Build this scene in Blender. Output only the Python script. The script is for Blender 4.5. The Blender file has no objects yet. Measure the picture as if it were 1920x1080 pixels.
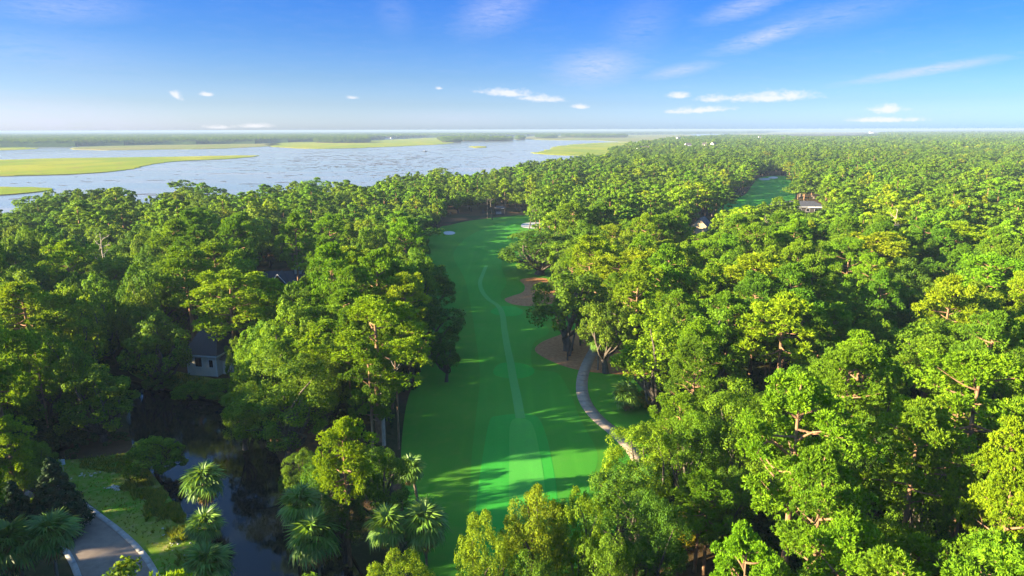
import bpy, bmesh, math, random
import numpy as np
from mathutils import Vector, Matrix, geometry

random.seed(7)
SC = bpy.context.scene
COL = SC.collection
R_ = math.radians

# ---------------------------------------------------------------- camera
CAM_H = 45.0
F = 1280.0
PITCH = 13.05
ROLL = 0.15
cam_d = bpy.data.cameras.new('camera')
cam_d.sensor_width = 36.0
cam_d.lens = 36.0 * F / 1920.0
cam_d.clip_start = 0.5
cam_d.clip_end = 120000.0
cam = bpy.data.objects.new('camera', cam_d)
COL.objects.link(cam)
CAM_R = Matrix.Rotation(R_(90 - PITCH), 3, 'X') @ Matrix.Rotation(R_(-ROLL), 3, 'Z')
cam.matrix_world = Matrix.Translation((0, 0, CAM_H)) @ CAM_R.to_4x4()
SC.camera = cam
CR = np.array([list(r) for r in CAM_R])

# ---------------------------------------------------------------- sky, sun, exposure
SUN_EL = 15.0
SUN_AZ = 253.0            # compass angle the light comes from (0 = +y, clockwise)
world = bpy.data.worlds.new('World')
SC.world = world
world.use_nodes = True
WN = world.node_tree
for n in list(WN.nodes):
    WN.nodes.remove(n)


class NT:
    """tiny helper to write node trees"""
    def __init__(s, tree):
        s.t = tree

    def n(s, typ, props=None, **ins):
        nd = s.t.nodes.new(typ)
        for k, v in (props or {}).items():
            setattr(nd, k, v)
        for k, v in ins.items():
            key = int(k[1:]) if k[0] == 'i' and k[1:].isdigit() else k.replace('_', ' ')
            sock = nd.inputs[key]
            if isinstance(v, bpy.types.NodeSocket):
                s.t.links.new(v, sock)
            elif isinstance(v, bpy.types.Node):
                s.t.links.new(v.outputs[0], sock)
            else:
                sock.default_value = v
        return nd

    def m(s, op, a, b=0.0, c=0.0, clamp=False):
        nd = s.n('ShaderNodeMath', {'operation': op, 'use_clamp': clamp}, i0=a, i1=b)
        if c:
            nd.inputs[2].default_value = c
        return nd.outputs[0]

    def vm(s, op, a, b=None):
        nd = s.n('ShaderNodeVectorMath', {'operation': op}, i0=a)
        if b is not None:
            if isinstance(b, (bpy.types.NodeSocket)):
                s.t.links.new(b, nd.inputs[1])
            else:
                nd.inputs[1].default_value = b
        return nd

    def mix(s, f, a, b, blend='MIX'):
        nd = s.n('ShaderNodeMix', {'data_type': 'RGBA', 'blend_type': blend})
        for idx, v in ((0, f), (6, a), (7, b)):
            sock = nd.inputs[idx]
            if isinstance(v, bpy.types.NodeSocket):
                s.t.links.new(v, sock)
            else:
                sock.default_value = v if idx == 0 or len(v) == 4 else (*v, 1)
        return nd.outputs[2]

    def ramp(s, f, stops):
        nd = s.n('ShaderNodeValToRGB', None, i0=f)
        el = nd.color_ramp.elements
        while len(el) > 1:
            el.remove(el[-1])
        el[0].position = stops[0][0]
        el[0].color = (*stops[0][1], 1)
        for p, c in stops[1:]:
            e = el.new(p)
            e.color = (*c, 1)
        return nd.outputs[0]

    def mr(s, v, a, b, c=0.0, d=1.0, smooth=False):
        nd = s.n('ShaderNodeMapRange', {'interpolation_type': 'SMOOTHSTEP' if smooth else 'LINEAR'},
                 i0=v, i1=a, i2=b, i3=c, i4=d)
        return nd.outputs[0]


w = NT(WN)
sky = w.n('ShaderNodeTexSky')
sky.sky_type = 'NISHITA'
sky.sun_disc = False
sky.sun_elevation = R_(SUN_EL)
sky.sun_rotation = R_(SUN_AZ)
sky.air_density = 1.0
sky.dust_density = 0.6
sky.ozone_density = 2.5
geo = w.n('ShaderNodeTexCoord').outputs['Generated']
sep = w.n('ShaderNodeSeparateXYZ', None, i0=geo)
elev = sep.outputs['Z']
# grade of the whole sky dome: paler toward the horizon, brightened above the frame to fill shade
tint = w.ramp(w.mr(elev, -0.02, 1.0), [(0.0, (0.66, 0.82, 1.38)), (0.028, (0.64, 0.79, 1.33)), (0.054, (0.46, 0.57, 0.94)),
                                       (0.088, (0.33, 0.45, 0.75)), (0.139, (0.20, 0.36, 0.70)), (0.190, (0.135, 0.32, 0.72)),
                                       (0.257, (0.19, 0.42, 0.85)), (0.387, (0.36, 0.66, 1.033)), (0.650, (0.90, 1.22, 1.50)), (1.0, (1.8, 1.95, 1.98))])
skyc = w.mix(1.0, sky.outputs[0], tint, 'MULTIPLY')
skyc_node = skyc
# clouds: direction space -> azimuth / elevation tangents
az = w.m('ARCTAN2', sep.outputs['X'], sep.outputs['Y'])
el_ = w.m('ARCSINE', elev)
comb = w.n('ShaderNodeCombineXYZ', None, i0=az, i1=el_, i2=0.0).outputs[0]


def pix_dir(px, py):
    d = CR @ np.array([(px - 960) / F, (540 - py) / F, -1.0])
    return d / np.linalg.norm(d)


def pix_azel(px, py):
    d = pix_dir(px, py)
    return math.atan2(d[0], d[1]), math.asin(d[2])


CUM = [(1450, 184, 75, 13, 2), (1340, 187, 32, 9, 0), (1272, 181, 22, 8, 0), (950, 176, 55, 10, -4),
       (1015, 187, 45, 9, -3), (1088, 201, 16, 6, 0), (388, 178, 13, 5, 0), (330, 180, 11, 9, -35),
       (660, 184, 12, 4, 0), (823, 166, 7, 4, 0), (1665, 207, 28, 10, 0), (480, 237, 28, 6, 0), (410, 239, 24, 5, 0),
       (1660, 226, 60, 6, 0), (1310, 208, 60, 8, 3)]
CIR = [(1120, 125, 95, 38, 5, .55), (1275, 132, 75, 13, 9, .5), (1730, 133, 130, 9, 8, .8), (1440, 66, 105, 18, 16, .6),
       (1395, 14, 85, 20, 14, .5), (930, 20, 95, 45, 20, .38), (120, 15, 130, 30, 4, .3), (1560, 30, 150, 30, 8, .25),
       (1200, 50, 90, 60, 40, .18), (90, 225, 260, 45, -4, .5), (1750, 210, 330, 26, 3, .15), (740, 25, 40, 50, 30, .15),
       (850, 222, 170, 18, 0, .25), (60, 100, 260, 60, -6, .16)]


def cloud_mask(px, py, rx, ry, rot):
    a, e = pix_azel(px, py)
    mp = w.n('ShaderNodeMapping', {'vector_type': 'TEXTURE'}, Vector=comb,
             Location=(a, e, 0), Rotation=(0, 0, R_(rot)), Scale=(rx / F, ry / F, 1))
    d = w.vm('LENGTH', mp.outputs[0]).outputs['Value']
    return mp.outputs[0], d


side = w.mr(sep.outputs['X'], -0.35, 0.6)
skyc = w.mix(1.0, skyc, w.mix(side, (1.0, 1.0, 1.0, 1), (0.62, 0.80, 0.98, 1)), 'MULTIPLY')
nz1 = w.n('ShaderNodeTexNoise', None, Vector=w.n('ShaderNodeMapping', None, Vector=comb, Scale=(1, 1.6, 1)).outputs[0],
          Scale=70.0, Detail=6.0, Roughness=0.62).outputs[0]
cum = None
for c in CUM:
    v, d = cloud_mask(*c)
    ysep = w.n('ShaderNodeSeparateXYZ', None, i0=v).outputs['Y']
    flat = w.m('MULTIPLY', w.m('MAXIMUM', w.m('MULTIPLY', ysep, -1.0), 0.0), 0.9)   # flatter undersides
    dd = w.m('ADD', w.m('ADD', d, flat), w.m('MULTIPLY', w.m('SUBTRACT', nz1, 0.5), 2.2))
    mk = w.mr(dd, 1.25, 0.15, 0.0, 1.0, True)
    cum = mk if cum is None else w.m('MAXIMUM', cum, mk)
mpc = w.n('ShaderNodeMapping', None, Vector=comb, Rotation=(0, 0, R_(-14)), Scale=(14, 90, 1)).outputs[0]
nz2 = w.n('ShaderNodeTexNoise', None, Vector=mpc, Scale=1.6, Detail=7.0, Roughness=0.6, Distortion=0.5).outputs[0]
mpd = w.n('ShaderNodeMapping', None, Vector=comb, Rotation=(0, 0, R_(24)), Scale=(60, 240, 1)).outputs[0]
nz3 = w.n('ShaderNodeTexNoise', None, Vector=mpd, Scale=1.5, Detail=4.0, Roughness=0.6, Distortion=0.8).outputs[0]
strk = w.mr(w.m('ADD', w.m('MULTIPLY', nz2, 0.7), w.m('MULTIPLY', nz3, 0.3)), 0.36, 0.68)
cir = None
for c in CIR:
    v, d = cloud_mask(*c[:5])
    dd = w.m('ADD', d, w.m('MULTIPLY', w.m('SUBTRACT', nz2, 0.5), 1.5))
    mk = w.m('MULTIPLY', w.mr(dd, 1.25, 0.0, 0.0, 1.0, True), c[5])
    cir = mk if cir is None else w.m('MAXIMUM', cir, mk)
cir = w.m('MULTIPLY', cir, w.m('ADD', 0.22, w.m('MULTIPLY', strk, 1.1)))
gen = w.m('MULTIPLY', w.m('MULTIPLY', strk, strk), 0.05)          # a faint veil everywhere else
cir = w.m('MAXIMUM', cir, gen)
cl_col = (2.5, 2.6, 3.4, 1)
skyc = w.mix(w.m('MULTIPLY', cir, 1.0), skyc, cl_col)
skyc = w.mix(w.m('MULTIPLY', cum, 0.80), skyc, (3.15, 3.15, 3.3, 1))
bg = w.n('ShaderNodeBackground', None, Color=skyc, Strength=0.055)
wo = w.n('ShaderNodeOutputWorld', None, Surface=bg.outputs[0])
world.cycles.sampling_method = 'MANUAL'
world.cycles.sample_map_resolution = 512

sun_d = bpy.data.lights.new('sun', 'SUN')
sun_d.energy = 4.5
sun_d.angle = R_(0.5)
sun_d.color = (1.0, 0.84, 0.56)
sun = bpy.data.objects.new('sun', sun_d)
COL.objects.link(sun)
sa, se = R_(SUN_AZ), R_(SUN_EL)
to_sun = Vector((math.sin(sa) * math.cos(se), math.cos(sa) * math.cos(se), math.sin(se)))
sun.rotation_euler = to_sun.to_track_quat('Z', 'Y').to_euler()
sun.location = (-60, -20, 90)

SC.view_settings.view_transform = 'Standard'
SC.view_settings.look = 'None'
SC.view_settings.exposure = 2.58
SC.view_settings.gamma = 1.0
SC.view_settings.use_curve_mapping = False
SC.render.engine = 'CYCLES'
cy = SC.cycles
cy.max_bounces = 9
cy.diffuse_bounces = 6
cy.glossy_bounces = 2
cy.transmission_bounces = 5
cy.volume_bounces = 0
cy.transparent_max_bounces = 4
cy.sample_clamp_indirect = 10.0
cy.use_denoising = True
cy.use_adaptive_sampling = True
cy.adaptive_threshold = 0.015
SC.render.use_persistent_data = False


# ---------------------------------------------------------------- pixel <-> place
def unproj(px, py, z=0.0):
    d = CR @ np.array([(px - 960) / F, (540 - py) / F, -1.0])
    t = (z - CAM_H) / d[2]
    return np.array([d[0] * t, d[1] * t, z])


def project(P):
    P = np.atleast_2d(P).astype(float)
    q = (P - np.array([0, 0, CAM_H])) @ CR          # rows -> camera space
    zz = np.where(-q[:, 2] > 0.1, -q[:, 2], 0.1)
    return np.stack([960 + F * q[:, 0] / zz, 540 - F * q[:, 1] / zz, zz], 1)


def G(pts, z=0.0):
    return [tuple(unproj(x, y, 0.0)[:2]) for x, y in pts]


def in_poly(P, poly):
    P = np.atleast_2d(P)
    x, y = P[:, 0], P[:, 1]
    poly = np.asarray(poly)
    x1, y1 = poly[:, 0], poly[:, 1]
    x2, y2 = np.roll(x1, -1), np.roll(y1, -1)
    r = np.zeros(len(x), bool)
    for a, b, c, d in zip(x1, y1, x2, y2):
        if b == d:
            continue
        cond = ((b > y) != (d > y)) & (x < (c - a) * (y - b) / (d - b) + a)
        r ^= cond
    return r


def smooth_loop(pts, k=6, closed=True):
    """Catmull-Rom through the points"""
    p = [np.array(q, float) for q in pts]
    n = len(p)
    out = []
    rng_ = range(n) if closed else range(n - 1)
    for i in rng_:
        if closed:
            a, b, c, d = p[i - 1], p[i], p[(i + 1) % n], p[(i + 2) % n]
        else:
            a, b, c, d = p[max(i - 1, 0)], p[i], p[i + 1], p[min(i + 2, n - 1)]
        for j in range(k):
            t = j / k
            out.append(0.5 * ((2 * b) + (-a + c) * t + (2 * a - 5 * b + 4 * c - d) * t * t + (-a + 3 * b - 3 * c + d) * t ** 3))
    if not closed:
        out.append(p[-1])
    return [tuple(q) for q in out]


# ---------------------------------------------------------------- object helpers
def tag(o, label=None, cat=None, group=None, kind=None):
    if label: o['label'] = label
    if cat: o['category'] = cat
    if group: o['group'] = group
    if kind: o['kind'] = kind
    return o


def obj(name, me, parent=None, mat=None):
    o = bpy.data.objects.new(name, me)
    COL.objects.link(o)
    if parent is not None:
        o.parent = parent
    if mat is not None and me is not None and not me.materials:
        me.materials.append(mat)
    return o


def empty(name, loc=(0, 0, 0), rz=0.0):
    o = bpy.data.objects.new(name, None)
    COL.objects.link(o)
    o.location = loc
    o.rotation_euler = (0, 0, rz)
    o.empty_display_size = 0.5
    return o


def np_mesh(name, V, tris=None, quads=None, smooth=False, tint=None):
    me = bpy.data.meshes.new(name)
    V = np.asarray(V, np.float32)
    nt = 0 if tris is None else len(tris)
    nq = 0 if quads is None else len(quads)
    loops = []
    if nt: loops.append(np.asarray(tris, np.int32).ravel())
    if nq: loops.append(np.asarray(quads, np.int32).ravel())
    loops = np.concatenate(loops)
    starts = np.concatenate([np.arange(nt) * 3, nt * 3 + np.arange(nq) * 4]).astype(np.int32)
    totals = np.concatenate([np.full(nt, 3), np.full(nq, 4)]).astype(np.int32)
    me.vertices.add(len(V))
    me.vertices.foreach_set('co', V.ravel())
    me.loops.add(len(loops))
    me.loops.foreach_set('vertex_index', loops)
    me.polygons.add(nt + nq)
    me.polygons.foreach_set('loop_start', starts)
    me.polygons.foreach_set('loop_total', totals)
    if smooth:
        me.polygons.foreach_set('use_smooth', np.ones(nt + nq, bool))
    me.update(calc_edges=True)
    if tint is not None:
        at = me.attributes.new('tint', 'FLOAT', 'POINT')
        at.data.foreach_set('value', np.asarray(tint, np.float32))
    return me


def poly_sheet(name, loop, z, mat, kind='structure', skirt=0.0, holes=(), parent=None):
    """flat sheet with outline `loop` (xy), optional downward skirt"""
    pts = [Vector((p[0], p[1])) for p in loop]
    edges = [(i, (i + 1) % len(pts)) for i in range(len(pts))]
    for h in holes:
        b = len(pts)
        pts += [Vector((p[0], p[1])) for p in h]
        edges += [(b + i, b + (i + 1) % len(h)) for i in range(len(h))]
    v, e, f, *_ = geometry.delaunay_2d_cdt(pts, edges, [], 2 if not holes else 4, 1e-4)
    if holes:
        pass
    bm = bmesh.new()
    vs = [bm.verts.new((a.x, a.y, z)) for a in v]
    for t in f:
        c = sum((v[i] for i in t), Vector((0, 0))) / len(t)
        if holes:
            if not in_poly([(c.x, c.y)], loop)[0]:
                continue
            if any(in_poly([(c.x, c.y)], h)[0] for h in holes):
                continue
        try:
            bm.faces.new([vs[i] for i in t])
        except ValueError:
            pass
    bmesh.ops.recalc_face_normals(bm, faces=bm.faces)
    for fc in bm.faces:
        if fc.normal.z < 0:
            fc.normal_flip()
    if skirt:
        be = [ed for ed in bm.edges if ed.is_boundary]
        r = bmesh.ops.extrude_edge_only(bm, edges=be)
        for g in r['geom']:
            if isinstance(g, bmesh.types.BMVert):
                g.co.z -= skirt
        bmesh.ops.recalc_face_normals(bm, faces=bm.faces)
    loose = [q for q in bm.verts if not q.link_faces]
    bmesh.ops.delete(bm, geom=loose, context='VERTS')
    me = bpy.data.meshes.new(name)
    bm.to_mesh(me)
    bm.free()
    o = obj(name, me, parent, mat)
    if kind: o['kind'] = kind
    return o


def strip_mesh(name, center, width, z, thick=0.0, cross=None):
    """ribbon along a centre line; returns mesh"""
    c = np.array(center, float)
    t = np.gradient(c, axis=0)
    t /= np.linalg.norm(t, axis=1)[:, None]
    nrm = np.stack([-t[:, 1], t[:, 0]], 1)
    wd = np.broadcast_to(np.asarray(width, float), (len(c),))[:, None] / 2
    L, Rr = c + nrm * wd, c - nrm * wd
    n = len(c)
    V = np.concatenate([np.c_[L, np.full(n, z)], np.c_[Rr, np.full(n, z)]])
    q = [(i, i + n, i + n + 1, i + 1) for i in range(n - 1)]
    if thick:
        V = np.concatenate([V, V - np.array([0, 0, thick])])
        q += [(i + 2 * n, i, i + 1, i + 1 + 2 * n) for i in range(n - 1)]
        q += [(i + n, i + 3 * n, i + 1 + 3 * n, i + 1 + n) for i in range(n - 1)]
        q += [(0, 2 * n, 3 * n, n), (n - 1, 2 * n - 1, 4 * n - 1, 3 * n - 1)]
    return np_mesh(name, V, None, q)


def resample(pts, step):
    p = np.array(pts, float)
    d = np.r_[0, np.cumsum(np.linalg.norm(np.diff(p, axis=0), axis=1))]
    s = np.linspace(0, d[-1], max(2, int(round(d[-1] / step)) + 1))
    return np.stack([np.interp(s, d, p[:, i]) for i in range(p.shape[1])], 1)


def box(bm, x0, x1, y0, y1, z0, z1):
    vs = [bm.verts.new((x, y, z)) for z in (z0, z1) for x, y in ((x0, y0), (x1, y0), (x1, y1), (x0, y1))]
    for f in ((3, 2, 1, 0), (4, 5, 6, 7), (0, 1, 5, 4), (1, 2, 6, 5), (2, 3, 7, 6), (3, 0, 4, 7)):
        bm.faces.new([vs[i] for i in f])
    return vs


def bm_obj(name, bm, mat, parent=None):
    me = bpy.data.meshes.new(name)
    bmesh.ops.recalc_face_normals(bm, faces=bm.faces)
    bm.to_mesh(me)
    bm.free()
    return obj(name, me, parent, mat)


# ---------------------------------------------------------------- materials
def new_mat(name):
    m = bpy.data.materials.new(name)
    m.use_nodes = True
    for n in list(m.node_tree.nodes):
        m.node_tree.nodes.remove(n)
    return m, NT(m.node_tree)


def finish(nt, shader, disp=None):
    out = nt.n('ShaderNodeOutputMaterial', None, Surface=shader)
    return out


def simple_mat(name, c1, c2, scale=3.0, rough=0.85, bump=0.0, spec=0.3, detail=4.0, stretch=(1, 1, 1), metallic=0.0):
    m, t = new_mat(name)
    co = t.n('ShaderNodeTexCoord').outputs['Object']
    mp = t.n('ShaderNodeMapping', None, Vector=co, Scale=stretch).outputs[0]
    nz = t.n('ShaderNodeTexNoise', None, Vector=mp, Scale=scale, Detail=detail, Roughness=0.6).outputs[0]
    col = t.mix(t.mr(nz, 0.3, 0.7), c1, c2)
    b = t.n('ShaderNodeBsdfPrincipled', None, Base_Color=col, Roughness=rough, Metallic=metallic)
    b.inputs['Specular IOR Level'].default_value = spec
    if bump:
        bp = t.n('ShaderNodeBump', None, Height=nz, Strength=bump, Distance=0.05)
        t.t.links.new(bp.outputs[0], b.inputs['Normal'])
    finish(t, b.outputs[0])
    return m


def leaf_mat(name, dark, light, mode='color', trans=0.42, rough=0.6, spec=0.12, yellow=(0.30, 0.30, 0.015)):
    """leaves: per-leaf variation from the 'tint' attribute, per-tree tint from the object's colour
    (single trees) or from its random number (trees of a mass)"""
    m, t = new_mat(name)
    at = t.n('ShaderNodeAttribute', {'attribute_name': 'tint'}).outputs['Fac']
    col = t.mix(at, dark, light)
    oi = t.n('ShaderNodeObjectInfo')
    if mode == 'color':
        col = t.mix(1.0, col, oi.outputs['Color'], 'MULTIPLY')
    else:
        rnd = oi.outputs['Random']
        tc = t.ramp(rnd, [(0, (0.50, 0.60, 1.0)), (0.2, (0.70, 0.78, 1.0)), (0.4, (0.98, 0.95, 0.9)), (0.55, (0.78, 0.85, 1.0)), (0.75, (1.15, 1.0, 0.8)), (0.9, (0.7, 0.78, 1.0)), (0.97, (1.3, 1.05, 0.7)), (1, (1.4, 0.9, 0.6))])
        col = t.mix(1.0, col, tc, 'MULTIPLY')
    geo_ = t.n('ShaderNodeNewGeometry')
    b = t.n('ShaderNodeBsdfPrincipled', None, Base_Color=col, Roughness=rough)
    b.inputs['Specular IOR Level'].default_value = spec
    tcol = t.mix(1.0, col, (1.35, 1.15, 0.35, 1), 'MULTIPLY')
    tr = t.n('ShaderNodeBsdfTranslucent', None, Color=tcol)
    mx = t.n('ShaderNodeMixShader', None, i0=trans, i1=b.outputs[0], i2=tr.outputs[0])
    finish(t, mx.outputs[0])
    return m


M = {}
OAK_D, OAK_L = (0.062, 0.145, 0.012), (0.225, 0.350, 0.018)
PIN_D, PIN_L = (0.074, 0.175, 0.010), (0.245, 0.380, 0.014)
M['oak'] = leaf_mat('oak_leaves', OAK_D, OAK_L)
M['pine'] = leaf_mat('pine_needles', PIN_D, PIN_L, trans=0.32, spec=0.08)
M['oak_m'] = leaf_mat('oak_leaves_mass', OAK_D, OAK_L, 'random')
M['pine_m'] = leaf_mat('pine_needles_mass', PIN_D, PIN_L, 'random', trans=0.32, spec=0.08)
M['palm'] = leaf_mat('palm_fronds', (0.07, 0.17, 0.02), (0.18, 0.30, 0.04), trans=0.3, spec=0.4, rough=0.45)
M['palm_dead'] = leaf_mat('dead_fronds', (0.16, 0.10, 0.035), (0.34, 0.25, 0.09), trans=0.2)
M['cedar'] = leaf_mat('cedar_needles', (0.012, 0.035, 0.012), (0.035, 0.075, 0.020), trans=0.15)
M['shrub_m'] = leaf_mat('undergrowth_leaves', (0.020, 0.055, 0.010), (0.060, 0.120, 0.016), 'random', trans=0.25)
M['grass_blade'] = leaf_mat('grass_blades', (0.16, 0.24, 0.02), (0.40, 0.42, 0.05), 'random', trans=0.35)


def bark(name, c1, c2):
    return simple_mat(name, c1, c2, 2.2, 0.95, 0.5, 0.1, stretch=(2.2, 2.2, 0.5))


M['bark_pine'] = bark('pine_bark', (0.16, 0.085, 0.045), (0.34, 0.21, 0.12))
M['bark_oak'] = bark('oak_bark', (0.07, 0.055, 0.04), (0.15, 0.125, 0.10))
M['bark_palm'] = bark('palm_bark', (0.14, 0.11, 0.08), (0.30, 0.24, 0.17))
M['bark_dead'] = bark('dead_wood', (0.34, 0.27, 0.20), (0.52, 0.45, 0.36))


def ground_mat():
    m, t = new_mat('forest_floor')
    co = t.n('ShaderNodeNewGeometry').outputs['Position']
    n1 = t.n('ShaderNodeTexNoise', None, Vector=co, Scale=0.07, Detail=5.0).outputs[0]
    n2 = t.n('ShaderNodeTexNoise', None, Vector=co, Scale=1.3, Detail=6.0, Roughness=0.7).outputs[0]
    c = t.mix(t.mr(n1, 0.42, 0.58), (0.045, 0.055, 0.020), (0.13, 0.075, 0.038))
    c = t.mix(t.mr(n2, 0.3, 0.75), t.mix(1.0, c, (0.6, 0.6, 0.6, 1), 'MULTIPLY'), c)
    b = t.n('ShaderNodeBsdfPrincipled', None, Base_Color=c, Roughness=0.95)
    b.inputs['Specular IOR Level'].default_value = 0.05
    bp = t.n('ShaderNodeBump', None, Height=n2, Strength=0.6, Distance=0.2)
    t.t.links.new(bp.outputs[0], b.inputs['Normal'])
    finish(t, b.outputs[0])
    return m


M['ground'] = ground_mat()


def turf_mat(name, base, patch, dry, dryness=0.5, stripes=0.0, sc=1.0):
    m, t = new_mat(name)
    co = t.n('ShaderNodeNewGeometry').outputs['Position']
    n1 = t.n('ShaderNodeTexNoise', None, Vector=co, Scale=0.045 * sc, Detail=4.0).outputs[0]
    n2 = t.n('ShaderNodeTexNoise', None, Vector=co, Scale=0.35 * sc, Detail=6.0, Roughness=0.65).outputs[0]
    n3 = t.n('ShaderNodeTexNoise', None, Vector=co, Scale=9.0, Detail=4.0, Roughness=0.7).outputs[0]
    mpn = t.n('ShaderNodeMapping', None, Vector=co, Rotation=(0, 0, R_(4)), Scale=(1.0, 0.05, 1.0)).outputs[0]
    n4 = t.n('ShaderNodeTexNoise', None, Vector=mpn, Scale=0.55, Detail=5.0, Roughness=0.6).outputs[0]
    c = t.mix(t.mr(n1, 0.38, 0.62), base, patch)
    c = t.mix(t.m('MULTIPLY', t.mr(n2, 0.5, 0.85), dryness, clamp=True), c, dry)
    c = t.mix(t.m('MULTIPLY', t.mr(n4, 0.5, 0.8), stripes, clamp=True), c, t.mix(1.0, c, (1.35, 1.25, 1.2, 1), 'MULTIPLY'))
    c = t.mix(t.mr(n3, 0.25, 0.8), t.mix(1.0, c, (0.72, 0.74, 0.72, 1), 'MULTIPLY'), c)
    b = t.n('ShaderNodeBsdfPrincipled', None, Base_Color=c, Roughness=0.85)
    b.inputs['Specular IOR Level'].default_value = 0.04
    bp = t.n('ShaderNodeBump', None, Height=n3, Strength=0.5, Distance=0.05)
    t.t.links.new(bp.outputs[0], b.inputs['Normal'])
    finish(t, b.outputs[0])
    return m


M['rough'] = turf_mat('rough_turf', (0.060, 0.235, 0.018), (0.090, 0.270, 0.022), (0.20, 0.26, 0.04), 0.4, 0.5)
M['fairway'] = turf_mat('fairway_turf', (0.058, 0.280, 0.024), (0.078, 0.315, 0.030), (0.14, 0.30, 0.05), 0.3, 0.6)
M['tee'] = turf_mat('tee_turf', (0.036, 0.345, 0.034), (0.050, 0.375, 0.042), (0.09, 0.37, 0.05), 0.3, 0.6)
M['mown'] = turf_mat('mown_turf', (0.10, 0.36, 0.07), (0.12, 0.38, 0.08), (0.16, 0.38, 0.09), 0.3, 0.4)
M['lawn'] = turf_mat('lawn_grass', (0.085, 0.23, 0.010), (0.24, 0.26, 0.035), (0.38, 0.30, 0.12), 1.6, 0.0, 3.0)
M['marsh'] = turf_mat('marsh_grass', (0.22, 0.27, 0.012), (0.30, 0.31, 0.018), (0.30, 0.22, 0.05), 0.7, 0.0, 0.25)
M['marsh_far'] = turf_mat('far_marsh_grass', (0.24, 0.24, 0.05), (0.30, 0.26, 0.09), (0.30, 0.22, 0.09), 0.8, 0.0, 0.1)


def marsh_mat(name, green, gold, tan, sc):
    m, t = new_mat(name)
    co = t.n('ShaderNodeNewGeometry').outputs['Position']
    mp = t.n('ShaderNodeMapping', None, Vector=co, Scale=(1, .5, 1)).outputs[0]
    n1 = t.n('ShaderNodeTexNoise', None, Vector=mp, Scale=0.010 * sc, Detail=6.0, Roughness=.6, Distortion=.4).outputs[0]
    n2 = t.n('ShaderNodeTexNoise', None, Vector=mp, Scale=0.05 * sc, Detail=6.0, Roughness=.7, Distortion=1.0).outputs[0]
    n3 = t.n('ShaderNodeTexNoise', None, Vector=co, Scale=0.6, Detail=5.0, Roughness=.7).outputs[0]
    c = t.mix(t.mr(n1, .42, .6), green, gold)
    c = t.mix(t.mr(n2, .55, .68), c, tan)
    c = t.mix(t.mr(n2, .36, .30), c, (0.07, 0.075, 0.02))
    c = t.mix(t.mr(n3, .3, .7), t.mix(1.0, c, (0.7, .72, .7, 1), 'MULTIPLY'), c)
    b = t.n('ShaderNodeBsdfPrincipled', None, Base_Color=c, Roughness=.9)
    b.inputs['Specular IOR Level'].default_value = .08
    bp = t.n('ShaderNodeBump', None, Height=t.m('ADD', n2, t.m('MULTIPLY', n3, .3)), Strength=.8, Distance=1.2)
    t.t.links.new(bp.outputs[0], b.inputs['Normal'])
    finish(t, b.outputs[0])
    return m


M['marsh'] = marsh_mat('marsh_grass', (0.22, 0.29, 0.008), (0.36, 0.35, 0.010), (0.30, 0.22, 0.05), 1.0)
M['marsh_far'] = marsh_mat('far_marsh_grass', (0.20, 0.23, 0.04), (0.27, 0.24, 0.07), (0.30, 0.21, 0.09), .4)
M['mulch'] = simple_mat('pine_straw', (0.27, 0.115, 0.045), (0.44, 0.22, 0.095), 1.4, 0.95, 0.5, 0.05, 8.0)
M['mud'] = simple_mat('mud', (0.035, 0.030, 0.022), (0.085, 0.065, 0.05), 0.3, 0.7, 0.2, 0.3)
M['sand'] = simple_mat('white_sand', (0.44, 0.41, 0.36), (0.56, 0.53, 0.47), 0.6, 0.9, 0.2, 0.2)
M['concrete'] = simple_mat('path_concrete', (0.25, 0.19, 0.135), (0.35, 0.275, 0.20), 1.1, 0.9, 0.15, 0.2, 8.0)
M['kerb'] = simple_mat('kerb_concrete', (0.28, 0.26, 0.23), (0.40, 0.38, 0.34), 2.0, 0.9, 0.15, 0.2, 8.0)
M['asphalt'] = simple_mat('asphalt', (0.17, 0.13, 0.10), (0.25, 0.20, 0.155), 0.8, 0.9, 0.2, 0.2, 10.0)
M['wall_pale'] = simple_mat('pale_siding', (0.58, 0.52, 0.43), (0.70, 0.64, 0.54), 1.5, 0.8, 0.1, 0.2, stretch=(6, 6, 0.4))
M['wall_tan'] = simple_mat('tan_siding', (0.36, 0.26, 0.15), (0.44, 0.33, 0.20), 1.5, 0.8, 0.1, 0.2, stretch=(1, 1, 6))
M['wall_white'] = simple_mat('white_wall', (0.66, 0.65, 0.62), (0.76, 0.75, 0.72), 1.5, 0.7, 0.1, 0.2)
M['wall_dark'] = simple_mat('dark_timber', (0.05, 0.045, 0.04), (0.10, 0.085, 0.07), 2.0, 0.8, 0.1, 0.2)
M['shingle'] = simple_mat('dark_shingles', (0.045, 0.047, 0.055), (0.095, 0.095, 0.105), 5.0, 0.9, 0.4, 0.2, 8.0, stretch=(1, 3, 3))
M['shingle_b'] = simple_mat('brown_shingles', (0.07, 0.06, 0.055), (0.13, 0.11, 0.10), 5.0, 0.9, 0.4, 0.2, 8.0)
M['trim'] = simple_mat('white_trim', (0.68, 0.68, 0.66), (0.78, 0.78, 0.76), 2.0, 0.6, 0.0, 0.3)
M['stone'] = simple_mat('chimney_stone', (0.36, 0.34, 0.31), (0.56, 0.54, 0.50), 3.0, 0.9, 0.4, 0.2)
M['sign'] = simple_mat('sign_face', (0.62, 0.70, 0.78), (0.72, 0.78, 0.84), 3.0, 0.5, 0.0, 0.3)
M['metal'] = simple_mat('grey_metal', (0.30, 0.31, 0.32), (0.42, 0.43, 0.44), 3.0, 0.4, 0.0, 0.5, metallic=0.6)
mg, tg = new_mat('window_glass')
bg_ = tg.n('ShaderNodeBsdfPrincipled', None, Base_Color=(0.015, 0.018, 0.022, 1), Roughness=0.06)
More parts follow.
